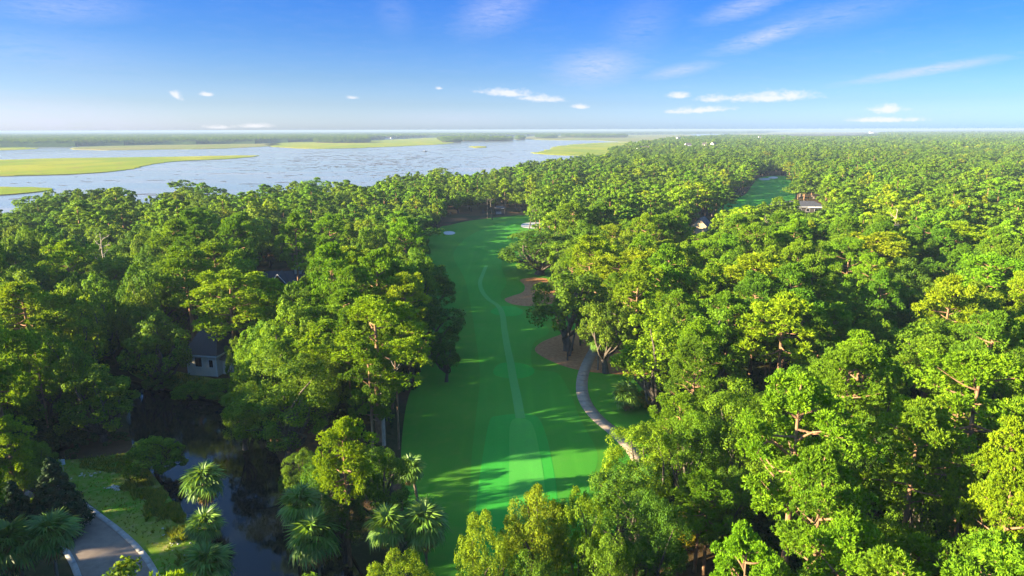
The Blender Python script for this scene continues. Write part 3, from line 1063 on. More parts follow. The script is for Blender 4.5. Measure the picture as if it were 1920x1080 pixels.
TINTS = {   # crown tint of single trees; words used in their labels
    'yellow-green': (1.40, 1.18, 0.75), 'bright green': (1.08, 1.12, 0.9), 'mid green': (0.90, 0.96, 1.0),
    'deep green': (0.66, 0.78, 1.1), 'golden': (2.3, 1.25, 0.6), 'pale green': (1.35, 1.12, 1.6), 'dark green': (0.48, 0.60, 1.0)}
WORD = {'oak': 'broadleaf tree', 'pine': 'pine'}
NAME = {'oak': 'oak_tree', 'pine': 'pine_tree'}
TREES = []          # x, y, R for spacing
rt = random.Random(42)


def place(kind, x, y, R, H, tint, label=None, group=None, variant=None, lod=None, rz=None, z=0.0):
    d = math.hypot(x, y)
    if lod is None:
        lod = 0 if d < 105 else (1 if d < 240 else 2)
    L = LIB[(kind, lod)]
    v = L[(rt.randrange(len(L)) if variant is None else variant) % len(L)]
    tm, cm, mR, mH = v
    t = empty(NAME[kind], (x, y, z), rt.uniform(0, 6.28) if rz is None else rz)
    s, sz = R / mR, H / mH
    t.scale = (s, s, sz)
    obj('trunk', tm, t)
    c = obj('crown', cm, t)
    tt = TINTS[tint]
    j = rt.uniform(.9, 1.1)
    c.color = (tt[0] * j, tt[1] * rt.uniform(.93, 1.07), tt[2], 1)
    tag(t, label, 'pine tree' if kind == 'pine' else 'broadleaf tree', group)
    TREES.append((x, y, R))
    return t


def top_place(kind, px, py, wpx, H, tint, label, variant=None, group=None, lod=None, rz=None):
    """tree whose crown tops out at photo pixel (px, py) and is wpx wide there"""
    p = unproj(px, py, H * .97)
    q = unproj(px, py, H * .7)
    y = p[1]
    x = p[0]
    dep = project([(x, y, H * .7)])[0, 2]
    R = wpx / 2 * dep / F
    return place(kind, x, y, R, H, tint, label, group, variant, lod, rz)


# --- single trees placed and described one by one -------------------------
HAND = [
    # left of the fairway
    ('pine', 425, 512, 165, 20, 'yellow-green', 'round-topped bright pine leaning in front of the grey-roofed house by the pond', 0),
    ('pine', 505, 528, 110, 17, 'bright green', 'bright pine between the two dark-roofed houses', 2),
    ('pine', 700, 572, 215, 21.5, 'yellow-green', 'big yellow-lit pine with bare pale trunk beside the fairway, mulch edge', 3),
    ('oak', 795, 497, 140, 14, 'deep green', 'dark dome-shaped oak bulging over the left fairway edge, below the leaning oak', 1),
    ('oak', 800, 560, 136, 13, 'dark green', 'very dark oak overhanging the left fairway edge opposite the small oval tee', 4),
    ('oak', 835, 640, 60, 8, 'dark green', 'low dark tree on the left fairway edge right of the yellow-lit pine', 3),
    ('oak', 770, 400, 125, 14, 'mid green', 'wide spreading oak reaching over the left edge of the far fairway', 0),
    ('oak', 690, 420, 110, 15, 'yellow-green', 'broad olive oak just left of the wide spreading oak', 5),
    ('pine', 655, 468, 180, 19, 'yellow-green', 'wide yellow-green pine with pale forking limbs right of the chimney', 4),
    ('oak', 530, 678, 200, 15, 'mid green', 'large rounded oak overhanging the right bank of the pond', 2),
    ('oak', 450, 735, 90, 9, 'mid green', 'smaller oak on the pond bank in front of the house', 0),
    ('pine', 640, 797, 118, 16.5, 'yellow-green', 'slim yellow-green pine right of the pond with gaps showing its limbs', 1),
    ('oak', 712, 842, 120, 12, 'deep green', 'dark glossy oak between the slim pine and the lone palm', 3),
    ('oak', 640, 930, 90, 8, 'dark green', 'low shaded tree under the slim pine', 1),
    ('oak', 175, 700, 140, 11, 'mid green', 'cone-shaped bushy tree on the left bank of the pond', 0),
    ('oak', 750, 1052, 150, 10, 'yellow-green', 'sunlit oak top cut by the bottom edge left of the fairway', 5),
    ('pine', 40, 537, 150, 20, 'yellow-green', 'yellow-lit pine at the left border level with the near house', 5),
    ('pine', 120, 455, 110, 20, 'yellow-green', 'tall rounded pine at far left below the bare-topped tree', 2),
    ('oak', 215, 480, 130, 16, 'bright green', 'broad bright crown in the left forest right of the tall rounded pine', 1),
    ('oak', 330, 480, 130, 16, 'bright green', 'broad bright crown in the left forest left of the second house', 3),
    ('oak', 285, 590, 120, 14, 'mid green', 'shaded green tree in the hollow left of the near house', 4),
    ('oak', 345, 338, 90, 17, 'deep green', 'tall dark oak rising highest on the left shoreline', 0),
    ('oak', 395, 350, 70, 15, 'deep green', 'dark oak at the shoreline just right of the highest one', 5),
    ('pine', 370, 390, 100, 18, 'yellow-green', 'flat-topped pine below the highest shoreline oak', 4),
    ('oak', 495, 382, 90, 19, 'pale green', 'tall pale feathery tree behind the second house', 2),
    ('oak', 160, 352, 95, 15, 'deep green', 'wide dark shoreline oak at far left', 3),
    ('oak', 215, 350, 70, 15, 'mid green', 'green shoreline oak beside the wide dark one', 1),
    ('oak', 70, 372, 90, 14, 'mid green', 'first broad shoreline tree from the left border', 2),
    ('oak', 590, 335, 80, 16, 'bright green', 'bright rounded oak on the shoreline above the wide pine', 4),
    ('oak', 820, 315, 80, 17, 'yellow-green', 'rounded olive crown on the shoreline left of the waterfront dip', 0),
    ('oak', 918, 342, 55, 16, 'yellow-green', 'lone tree with forked bare trunks at the head of the fairway', 1),
    ('oak', 0, 700, 120, 12, 'mid green', 'green tree cut by the left border above the sign', 4),
    ('pine', 5, 790, 90, 14, 'yellow-green', 'yellow-lit pine at the left border beside the dark cedar', 1),
    ('oak', 598, 868, 95, 7.5, 'deep green', 'low dark tree on the pond bank left of the slim pine', 2),
    ('oak', 560, 850, 80, 7, 'mid green', 'low green tree at the foot of the large pond oak', 4),
    ('oak', 12, 866, 110, 9, 'yellow-green', 'yellow-lit leafy tree cut by the left border beside the cedar', 3),
    ('oak', 55, 832, 90, 8, 'mid green', 'low green tree left of the small pale sign', 1),
    ('pine', 345, 470, 130, 22, 'mid green', 'tall shaded pine behind the near house', 3),
    ('pine', 400, 455, 120, 22, 'mid green', 'tall pine standing between the two houses', 0),
    # right of the fairway
    ('oak', 1030, 352, 85, 19, 'bright green', 'tall oak with leaning dark trunks in front of the wide white bunker', 2),
    ('oak', 1072, 345, 80, 18, 'mid green', 'darker oak directly right of the one by the wide white bunker', 4),
    ('oak', 1088, 386, 70, 14, 'yellow-green', 'neat round yellow-green crown right of the wide white bunker', 3),
    ('oak', 1012, 438, 165, 13.5, 'deep green', 'broad dark-sided oak bulging over the right fairway edge', 0),
    ('oak', 1068, 508, 160, 17.5, 'mid green', 'oak on bare trunks standing in the lower pine-straw bed', 1),
    ('oak', 1140, 560, 110, 15, 'mid green', 'dark leafy oak behind the palm on the cart path', 3),
    ('oak', 1235, 590, 165, 17, 'yellow-green', 'big sunlit oak right of the cart path above the bright turf streak', 2),
    ('oak', 1340, 600, 130, 16, 'bright green', 'bright oak directly right of the big sunlit oak', 5),
    ('oak', 1195, 800, 140, 13.5, 'yellow-green', 'sunlit oak covering the lower end of the cart path', 4),
    ('oak', 1300, 780, 130, 14, 'bright green', 'leafy oak between the cart path end and the tall limbed pine', 1),
    ('pine', 1505, 718, 235, 24, 'bright green', 'tallest near pine with thick golden trunk and bare forked limbs', 0),
    ('pine', 1840, 676, 240, 23, 'bright green', 'spreading flat-topped pine with pale bare branches at the right border', 3),
    ('oak', 905, 985, 125, 13, 'yellow-green', 'leftmost sunlit oak on the bottom edge right of the fairway', 0),
    ('oak', 1005, 918, 140, 15, 'yellow-green', 'yellow-tipped oak rising before the nearest tee', 3),
    ('oak', 1090, 935, 110, 14, 'yellow-green', 'pointed oak top on the bottom edge right of the nearest tee', 5),
    ('oak', 1135, 1010, 130, 12, 'mid green', 'shaded oak below the pointed oak top', 1),
    ('oak', 1230, 950, 130, 13, 'deep green', 'deep green oak on the bottom edge left of the orange clearing', 2),
    ('pine', 1400, 1000, 150, 18, 'bright green', 'puffy pine at the bottom edge under the tallest near pine', 2),
    ('pine', 1600, 985, 190, 17, 'bright green', 'puffy pine at the bottom edge right of the golden trunk', 4),
    ('pine', 1905, 870, 150, 20, 'yellow-green', 'lit pine cut by the lower right border', 5),
    ('pine', 1850, 1010, 140, 16, 'mid green', 'shaded pine in the bottom right corner', 1),
    ('oak', 1745, 830, 150, 15, 'mid green', 'leafy oak between the tallest pine and the spreading pine', 0),
    ('oak', 1640, 800, 100, 14, 'deep green', 'dark oak behind the shoulder of the tallest near pine', 5),
    ('pine', 1620, 640, 170, 20, 'bright green', 'full bright pine above the tallest near pine', 2),
    ('oak', 1750, 600, 150, 16, 'bright green', 'wide green oak left of the spreading flat-topped pine', 3),
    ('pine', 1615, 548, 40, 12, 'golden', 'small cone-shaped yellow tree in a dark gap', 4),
    ('pine', 1420, 480, 170, 21, 'yellow-green', 'flat layered pine above the dark hollow right of centre', 5),
    ('pine', 1475, 560, 150, 20, 'yellow-green', 'yellow-green pine right of the dark hollow', 3),
    ('pine', 1190, 470, 130, 19, 'yellow-green', 'lit pine spreading behind the oak in the pine-straw bed', 0),
    ('pine', 1120, 450, 110, 18, 'yellow-green', 'lit pine just right of the broad dark-sided oak', 4),
    ('pine', 1400, 388, 95, 19, 'yellow-green', 'flat bright pine right of the tan gable', 3),
    ('oak', 1470, 375, 80, 15, 'bright green', 'rounded tree hiding the left end of the long low building', 2),
    ('pine', 1310, 345, 70, 20, 'yellow-green', 'paired pine with orange trunk showing near the second fairway', 1),
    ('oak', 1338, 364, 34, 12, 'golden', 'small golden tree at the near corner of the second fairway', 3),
    ('oak', 1515, 330, 90, 17, 'mid green', 'broad oak at the right edge of the second fairway', 0),
    ('oak', 1580, 372, 85, 18, 'deep green', 'dense green oak at the right end of the long low building', 4),
    ('pine', 1680, 395, 80, 19, 'yellow-green', 'pine with a white forked trunk in the right forest', 5),
    ('pine', 1650, 440, 130, 20, 'yellow-green', 'broad pine crown with bare twigs in the right forest', 0),
    ('pine', 1800, 420, 130, 20, 'yellow-green', 'yellow-green pine in the right forest near the white-trunked one', 2),
    ('pine', 1860, 480, 130, 20, 'bright green', 'bright pine near the right border above the spreading pine', 1),
    ('oak', 1300, 510, 120, 14, 'deep green', 'dark oak in the hollow above the big sunlit oak', 1),
]
for k, px, py, wpx, H, tint, lb, var in HAND:
    top_place(k, px, py, wpx, H, tint, lb, var)
n_hand = len(TREES)
for bx_, by_, lb in ((1302, 1072, 'left slim pine trunk in the orange clearing at the bottom edge'), (1319, 1082, 'right slim pine trunk in the orange clearing at the bottom edge')):
    b_ = unproj(bx_, by_)
    place('pine', b_[0], b_[1], 2.9, 11.5, 'mid green', lb, None, 2)

# --- keep-clear outlines -----------------------------------------------------
K = [
    [(868, 1090), (850, 1060), (828, 1020), (818, 960), (818, 900), (800, 870), (790, 850), (775, 850), (770, 810), (830, 750), (858, 700), (866, 640), (868, 560), (860, 530),
     (836, 500), (795, 480), (800, 465), (850, 440), (835, 424), (900, 410), (990, 404), (1000, 430), (950, 450), (942, 490), (975, 520), (1000, 560), (1010, 590), (1050, 610),
     (1060, 630), (1120, 650), (1135, 690), (1150, 705), (1190, 745), (1238, 770), (1225, 790), (1170, 815), (1140, 840), (1120, 900), (1085, 905), (1050, 925), (1000, 918), (950, 950), (900, 985), (872, 1010)],
    [(205, 700), (300, 700), (350, 700), (440, 745), (400, 790), (408, 840), (450, 880), (478, 940), (482, 1000), (500, 1090), (150, 1090), (160, 980), (150, 940), (140, 895), (112, 875), (112, 862),
     (160, 856), (235, 850), (252, 800), (222, 740)],
    [(343, 612), (422, 612), (422, 690), (380, 715), (343, 715)],
    [(486, 494), (563, 494), (563, 530), (486, 527)],
    [(1345, 392), (1395, 366), (1420, 336), (1472, 329), (1482, 372), (1440, 374), (1392, 394)],
    [(1298, 406), (1332, 408), (1326, 434), (1300, 434)],
    [(1455, 370), (1538, 378), (1538, 396), (1455, 388)],
    [(-2000, 120)] + [(-2000, 402)] + [(x, y + 1) for x, y in TREELINE] + [(1480, 251), (1620, 254), (1700, 249), (2400, 245), (4000, 245), (4000, 120)],
    [(925, 386), (950, 386), (950, 406), (925, 406)],
    [(835, 396), (985, 392), (985, 408), (835, 424)],
    [(35, 870), (150, 870), (165, 1090), (0, 1090), (0, 985)],
    [(750, 842), (815, 842), (840, 1040), (765, 1040)],
    [(572, 800), (690, 800), (690, 915), (572, 915)],
    [(545, 935), (690, 935), (700, 1090), (520, 1090)],
    [(1270, 975), (1335, 975), (1330, 1090), (1275, 1090)],
]
K = [np.array(q, float) for q in K]


def blocks(x, y, R, H, kind='oak'):
    lo = H * (.5 if kind == 'pine' else .28)
    pts = []
    for zf, rf in ((lo, .6), (lo + (H - lo) * .45, .95), (lo + (H - lo) * .8, .7), (H * .98, .15)):
        for k in range(6):
            a = k * math.pi / 3
            pts.append((x + R * rf * math.cos(a), y + R * rf * math.sin(a), zf))
    pts.append((x, y, H * .15))
    q = project(pts)
    for k in K:
        if in_poly(q[:, :2], k).any():
            return True
    return False


HOUSE_SPOTS = []     # filled as (x, y, r): no tree may stand there


def house_spot(px, py, r):
    p = unproj(px, py)
    HOUSE_SPOTS.append((p[0], p[1], r))


def ground_ok(P):
    P = np.atleast_2d(P)
    ok = in_poly(P, LANDP)
    for q in (FAIR, POND, ROAD, LAWN, FAR_FAIR):
        ok &= ~in_poly(P, q)
    for x, y, r in HOUSE_SPOTS:
        ok &= (P[:, 0] - x) ** 2 + (P[:, 1] - y) ** 2 > r * r
    return ok


p = unproj(388, 712); HOUSE_SPOTS.append((p[0] + 1, p[1] + 5, 10))
p = unproj(525, 545); HOUSE_SPOTS.append((p[0], p[1] + 3, 11))
p = unproj(1318, 447); HOUSE_SPOTS.append((p[0], p[1] + 3, 9))
p = unproj(1500, 398); HOUSE_SPOTS.append((p[0], p[1] + 4, 15))
p = unproj(937, 405); HOUSE_SPOTS.append((p[0], p[1] + 5, 8))

# candidates over the near and middle forest (jittered triangular grid, then thinned by spacing)
cand = []
y = -30.0
row = 0
while y < 620:
    st = 6.4 if y < 330 else 8.6
    xm = max(70, abs(y) * .86 + 60)
    x = -xm + (row % 2) * st / 2
    while x < xm:
        cand.append((x + rt.uniform(-.36, .36) * st, y + rt.uniform(-.36, .36) * st))
        x += st
    y += st * .87
    row += 1
cand += [(rt.uniform(-50, -12), rt.uniform(30, 360)) for _ in range(1100)]
cand = np.array(cand)
cand = cand[ground_ok(cand)]
cand = cand[np.argsort(np.hypot(cand[:, 0], cand[:, 1]) + np.random.default_rng(1).uniform(0, 12, len(cand)))]


def vnoise(x, y, s):
    return (math.sin(x / s + 1.3) * math.cos(y / s * 1.13 + .7) + .6 * math.sin(x / s * 2.1 + y / s * 1.7 + 2) + .4 * math.cos(x / s * 3.7 - y / s * 2.9)) / 2


def tree_kind(x, y):
    v = vnoise(x, y, 26) + rt.uniform(-.55, .55)
    bias = .12 if x > 0.05 * y else -.28
    return 'pine' if v + bias > 0 else 'oak'


# clearings on the sun side through which the low sun reaches the road and the fairway
SUNV = np.array([to_sun.x, to_sun.y]) / math.hypot(to_sun.x, to_sun.y)
SUNN = np.array([-SUNV[1], SUNV[0]])
RAYS = [(unproj(300, 968)[:2], .5, 70), (unproj(215, 1003)[:2], .1, 70), (unproj(220, 1036)[:2], .1, 70), (unproj(1120, 766)[:2], .15, 95)]


def sun_gap(x, y, R, H):
    """largest height <= H that keeps the sun gaps open"""
    for p_, wd, L in RAYS:
        d_ = np.array([x, y]) - p_
        t_, s_ = float(d_ @ SUNV), abs(float(d_ @ SUNN))
        if 0 < t_ < L and s_ < wd + R * .7:
            lim = max(0.0, t_ - R) * math.tan(R_(SUN_EL)) * .95
            if H > lim:
                H = lim
    return H


def region(x, y):
    px, py, _ = project([(x, y, 12)])[0]
    if px < 850 and y < 105:
        return 'near the pond and the road' if px < 560 else 'between the pond and the fairway'
    if px < 900 and y < 260:
        return 'in the forest left of the fairway'
    if px < 1150 and y >= 260 and x < 60:
        return 'in the wooded belt between the fairway and the bay'
    if y < 110:
        return 'in the near forest right of the fairway'
    if y < 240:
        return 'in the middle forest right of the fairway'
    return 'in the far forest to the right'


auto, mass = [], []
grid = {}


def gkey(x, y):
    return (int(x // 12), int(y // 12))


def gadd(x, y, R):
    grid.setdefault(gkey(x, y), []).append((x, y, R))


for x, y, R in TREES:
    gadd(x, y, R)


def too_close(x, y, R):
    kx, ky = gkey(x, y)
    for i in (-1, 0, 1):
        for j in (-1, 0, 1):
            for a, b, r in grid.get((kx + i, ky + j), ()):
                if (a - x) ** 2 + (b - y) ** 2 < (0.61 * (r + R)) ** 2:
                    return True
    return False


for x, y in cand:
    kind = tree_kind(x, y)
    R = rt.uniform(3.4, 5.2) if kind == 'pine' else rt.uniform(3.8, 6.4)
    H = rt.uniform(16, 21.5) if kind == 'pine' else rt.uniform(11, 16.5)
    if 150 < y <= 230:
        R *= rt.uniform(1.0, 1.3)
    if y > 230:
        R *= rt.uniform(1.0, 1.8)
        H *= rt.uniform(.78, 1.05)
    if x < -12 and 30 < y < 190:
        H *= 1.15
    if too_close(x, y, R):
        R *= .68
        H *= .82
        if too_close(x, y, R):
            continue
    ok = False
    H0, H = H, sun_gap(x, y, R, H)
    if H < H0:
        if H < 4: continue
        R = min(R, H * .45)
        if H < 9: kind = 'oak'
    for _ in range(7):
        if not blocks(x, y, R, H, kind):
            ok = True
            break
        H *= .82
        R *= .88
        if H < 9:
            kind = 'oak'
    if not ok or H < 3.2 or R < 1.6:
        continue
    gadd(x, y, R)
    px, py, dep = project([(x, y, H * .8)])[0]
    wpx = R / dep * F
    seen = dep > 5 and -wpx * .8 < px < 1920 + wpx * .8 and py < 1080 + wpx * .6 and dep > 20
    auto.append((x, y, R, H, kind, seen, wpx))

# only crowns the camera can really see become single trees: coarse depth test with crown discs
GW, GH = 384, 216
buf = np.full((GH, GW), -1, np.int32)
allt = [(x, y, R, 14.0, -2, 0) for x, y, R in TREES]
order = sorted(range(len(auto)), key=lambda i: -math.hypot(auto[i][0], auto[i][1]))
hand_info = []
for (k_, px_, py_, w_, H_, *_r), (x, y, R) in zip(HAND, TREES):
    hand_info.append((x, y, R, H_, k_))
ents = [(math.hypot(a[0], a[1]), i, a[0], a[1], a[2], a[3], a[4]) for i, a in enumerate(auto)] + \
       [(math.hypot(h[0], h[1]), -2 - i, h[0], h[1], h[2], h[3], h[4]) for i, h in enumerate(hand_info)]
ents.sort(key=lambda e: -e[0])
yy, xx = np.mgrid[0:GH, 0:GW]
for d, i, x, y, R, H, kind in ents:
    lo = H * (.5 if kind == 'pine' else .28)
    c = project([(x, y, (lo + H) / 2)])[0]
    if c[2] < 15: continue
    rx = R * .9 / c[2] * F / 5
    ry = math.hypot((H - lo) / 2 * .97, R * .3) / c[2] * F / 5
    cx, cy_ = c[0] / 5, c[1] / 5
    a0, a1 = int(max(0, cx - rx)), int(min(GW, cx + rx + 1))
    b0, b1 = int(max(0, cy_ - ry)), int(min(GH, cy_ + ry + 1))
    if a0 >= a1 or b0 >= b1: continue
    sub = ((xx[b0:b1, a0:a1] + .5 - cx) / rx) ** 2 + ((yy[b0:b1, a0:a1] + .5 - cy_) / ry) ** 2 < 1
    buf[b0:b1, a0:a1][sub] = i
ids, cnt = np.unique(buf[buf >= 0], return_counts=True)
vis = dict(zip(ids.tolist(), cnt.tolist()))
LIMIT = {'oak': 298 - sum(1 for h in HAND if h[0] == 'oak'), 'pine': 298 - sum(1 for h in HAND if h[0] == 'pine')}
tint_pool = ['yellow-green', 'bright green', 'mid green', 'mid green', 'bright green', 'yellow-green', 'deep green']
singles = set()
for kd in ('oak', 'pine'):
    c_ = sorted([i for i in vis if auto[i][4] == kd and vis[i] >= 6], key=lambda i: -vis[i])[:LIMIT[kd]]
    singles.update(c_)
LM = [(119, 868, 'the small pale sign'), (383, 660, 'the pale pond-side house'), (527, 512, 'the chimneyed house'), (340, 820, 'the dark pond'), (92, 905, 'the dark cedar'),
      (220, 1010, 'the asphalt road'), (186, 450, 'the bare-topped dead tree'), (345, 345, 'the highest shoreline oak'), (495, 420, 'the pale feathery tree'),
      (655, 540, 'the wide limbed pine'), (700, 660, 'the big yellow-lit pine'), (530, 770, 'the big pond oak'), (770, 430, 'the wide spreading oak'), (842, 437, 'the small white bunker'),
      (918, 375, 'the lone forked tree'), (1004, 423, 'the wide white bunker'), (937, 400, 'the timber pavilion'), (1010, 480, 'the broad dark-sided oak'), (1062, 580, 'the straw-bed oak'),
      (1092, 740, 'the cart path bend'), (1121, 640, 'the small path-side palm'), (1235, 670, 'the big sunlit oak'), (1195, 860, 'the oak over the path end'), (1505, 850, 'the tallest near pine'),
      (1840, 750, 'the spreading flat-topped pine'), (1005, 980, 'the yellow-tipped oak'), (1290, 1020, 'the orange clearing'), (1316, 420, 'the tan gable'), (1430, 360, 'the second fairway'),
      (1500, 385, 'the long low building'), (1683, 400, 'the white forked dead tree'), (1615, 567, 'the small golden cone tree'), (1420, 520, 'the flat layered pine'), (1338, 378, 'the small golden tree'),
      (1080, 287, 'the yellow marsh edge'), (820, 330, 'the olive shoreline crown'), (640, 340, 'the middle shoreline'), (1900, 330, 'the far right border'), (1900, 560, 'the right border trees'),
      (1650, 300, 'the hazy right forest'), (1200, 330, 'the far forest belt'), (20, 560, 'the left border pine'), (1700, 960, 'the bottom right pines'), (60, 400, 'the first shoreline tree'),
      (1050, 360, 'the bunker-side oak pair'), (1800, 430, 'the upper right pines'), (1600, 450, 'the mid-right crowns')]
USED = set()


def where_label(x, y, H, tint, word, size, fallback):
    q = project([(x, y, H * .75)])[0]
    near = sorted(LM, key=lambda l: math.hypot(q[0] - l[0], (q[1] - l[1]) * 1.5))[:7]
    for lx, ly, nm in near:
        dx, dy = q[0] - lx, q[1] - ly
        D = math.hypot(dx, dy)
        v = 'above' if dy < 0 else 'below'
        h = 'right of' if dx > 0 else 'left of'
        if abs(dx) < .41 * abs(dy): rel = v
        elif abs(dy) < .41 * abs(dx): rel = h
        else: rel = v + ' and ' + h
        dist = 'just ' if D < 55 else 'a little ' if D < 110 else 'well ' if D < 190 else 'far '
        for sz_ in (('',) if near[0][2] == nm else ('', size + ' ')):
            lb = f'{sz_}{tint} {word} {dist}{rel} {nm}'
            if lb not in USED:
                USED.add(lb)
                return lb
    return fallback


for i in sorted(singles):
    x, y, R, H, kind, seen, wpx = auto[i]
    v = vnoise(x, y, 34) + rt.uniform(-.5, .5)
    tint = 'yellow-green' if v > .5 else 'bright green' if v > 0.1 else 'mid green' if v > -.45 else 'deep green'
    if x < 0 and tint == 'yellow-green' and rt.random() < .3: tint = 'mid green'
    rg = region(x, y)
    size = 'tall' if H > 16 else 'low' if H < 8.5 else 'mid-height'
    word = WORD[kind]
    place(kind, x, y, R, H, tint, where_label(x, y, H, tint, word, size, f'{size} {tint} {word} {rg}'), f'{word}s {rg}')
print('hand', n_hand, 'auto', len(auto), 'singles', len(singles), 'vis', len(vis))

# ---------------------------------------------------------------- the mass: geometry-nodes instances
SRC = bpy.data.collections.new('tree_models')     # not linked: holds the models that are scattered


def joined_mass(kind, lod):
    res = []
    for tm, cm, R, H in lib(kind, lod, True):
        bm = bmesh.new()
        bm.from_mesh(cm)
        nf = len(bm.faces)
        bm.from_mesh(tm)
        bm.faces.ensure_lookup_table()
        for f in bm.faces[nf:]:
            f.material_index = 1
        me = bpy.data.meshes.new(f'{kind}_mass')
        bm.to_mesh(me)
        bm.free()
        me.materials.append(M[kind + '_m'])
        me.materials.append(M['bark_' + kind])
        res.append((me, R, H))
        bpy.data.meshes.remove(tm); bpy.data.meshes.remove(cm)
    return res


def scatter(name, label, models, pts, mat_note=None):
    """pts: x, y, z, sx, sz, rot, model index"""
    col = bpy.data.collections.new(name + '_models')
    for i, me in enumerate(models):
        o = bpy.data.objects.new(f'{name}_model_{i:02d}', me)
        col.objects.link(o)
    P = np.array(pts, np.float32)
    me = bpy.data.meshes.new(name)
    me.vertices.add(len(P))
    me.vertices.foreach_set('co', P[:, :3].ravel())
    for nm, arr in (('sx', P[:, 3]), ('sz', P[:, 4]), ('rot', P[:, 5])):
        at = me.attributes.new(nm, 'FLOAT', 'POINT')
        at.data.foreach_set('value', np.ascontiguousarray(arr))
    at = me.attributes.new('pick', 'INT', 'POINT')
    at.data.foreach_set('value', P[:, 6].astype(np.int32))
    o = obj(name, me)
    gt = bpy.data.node_groups.new(name + '_scatter', 'GeometryNodeTree')
    gt.interface.new_socket('Geometry', in_out='INPUT', socket_type='NodeSocketGeometry')
    gt.interface.new_socket('Geometry', in_out='OUTPUT', socket_type='NodeSocketGeometry')
    g = NT(gt)
    gi = g.n('NodeGroupInput')
    ci = g.n('GeometryNodeCollectionInfo')
    ci.inputs['Collection'].default_value = col
    ci.inputs['Separate Children'].default_value = True
    ci.inputs['Reset Children'].default_value = True

    def attr(nm, tp='FLOAT'):
        a = g.n('GeometryNodeInputNamedAttribute', {'data_type': tp})
        a.inputs['Name'].default_value = nm
        return a.outputs['Attribute']
    iop = g.n('GeometryNodeInstanceOnPoints')
    gt.links.new(gi.outputs[0], iop.inputs['Points'])
    gt.links.new(ci.outputs[0], iop.inputs['Instance'])
    iop.inputs['Pick Instance'].default_value = True
    gt.links.new(attr('pick', 'INT'), iop.inputs['Instance Index'])
    rc = g.n('ShaderNodeCombineXYZ', None, i2=attr('rot'))
    gt.links.new(rc.outputs[0], iop.inputs['Rotation'])
    sx = attr('sx')
    sc = g.n('ShaderNodeCombineXYZ', None, i0=sx, i1=sx, i2=attr('sz'))
    gt.links.new(sc.outputs[0], iop.inputs['Scale'])
    go = g.n('NodeGroupOutput')
    gt.links.new(iop.outputs[0], go.inputs[0])
    md = o.modifiers.new('scatter', 'NODES')
    md.node_group = gt
    tag(o, label, kind='stuff')
    return o


mass_models, meta = [], []
for kind in ('oak', 'pine'):
    for lod in (1, 2, 3):
        for me, R, H in joined_mass(kind, lod)[:5]:
            mass_models.append(me)
            meta.append((kind, lod, R, H))
idx = {}
for i, (k_, l_, R, H) in enumerate(meta):
    idx.setdefault((k_, l_), []).append(i)


def mass_pt(x, y, R, H, kind, lod):
    i = rt.choice(idx[(kind, lod)])
    _, _, mR, mH = meta[i]
    return (x, y, 0.0, R / mR, H / mH, rt.uniform(0, 6.28), i)


pts = []
for i, (x, y, R, H, kind, seen, wpx) in enumerate(auto):
    if i in singles: continue
    d = math.hypot(x, y)
    pts.append(mass_pt(x, y, R, H, kind, 1 if d < 200 else 2))
# shade trees behind and beside the camera on the sun side
for _ in range(190):
    x, y = rt.uniform(-230, -20), rt.uniform(-110, 60)
    if abs(x) < 25 and y > -10: continue
    pr = project([(x, y, 12)])[0]
    if pr[2] > 5 and -80 < pr[0] < 2000 and pr[1] < 1300: continue
    if not ground_ok([(x, y)])[0]: continue
    R, H = rt.uniform(3.5, 5.5), rt.uniform(14, 19 if x > -80 else 23)
    H = sun_gap(x, y, R, H)
    if H < 5: continue
    pts.append(mass_pt(x, y, R, H, 'oak' if rt.random() < .5 else 'pine', 1))
# middle distance 620 m .. 2.4 km, then coarser to 6 km
rng = np.random.default_rng(5)
ys = []
yy_, st = 620.0, 8.6
while yy_ < 6200:
    st = 12 if yy_ < 1100 else 13 if yy_ < 2000 else 16 if yy_ < 3600 else 26
    n = int(1.7 * yy_ / st)
    xs = np.linspace(-.82 * yy_, .86 * yy_, n) + rng.uniform(-.4, .4, n) * st
    ys.append(np.c_[xs, yy_ + rng.uniform(-.4, .4, n) * st, np.full(n, st)])
    yy_ += st * .87
far = np.concatenate(ys)
far = far[ground_ok(far[:, :2])]
TREEPX = np.array([(x, y) for x, y in TREELINE])
for x, y, st in far:
    kind = tree_kind(x, y)
    v = vnoise(x, y, 120)
    g_ = st / 9.0
    R = rt.uniform(3.6, 7.4) * (g_ if g_ > 1 else 1)
    H = rt.uniform(12, 18.5) + 2.5 * v
    if rt.random() < .07: H *= 1.22
    q = project([(x, y, H)])[0]
    if q[0] < 1290 and q[0] > -300:
        lim = np.interp(q[0], TREEPX[:, 0], TREEPX[:, 1])
        if q[1] < lim - 1.0:
            continue
    if 1380 < q[0] < 1650 and q[1] < (254.5 if q[0] > 1480 else 252.5):
        continue
    if vnoise(x * 1.0, y, 55 if y < 1100 else 90) < -.62:
        continue
    pts.append(mass_pt(x, y, R, H, kind, 2 if y < 1100 else 3))
scatter('forest', 'dense forest of pines and oaks filling the land to the horizon', mass_models, pts)
print('forest mass', len(pts))

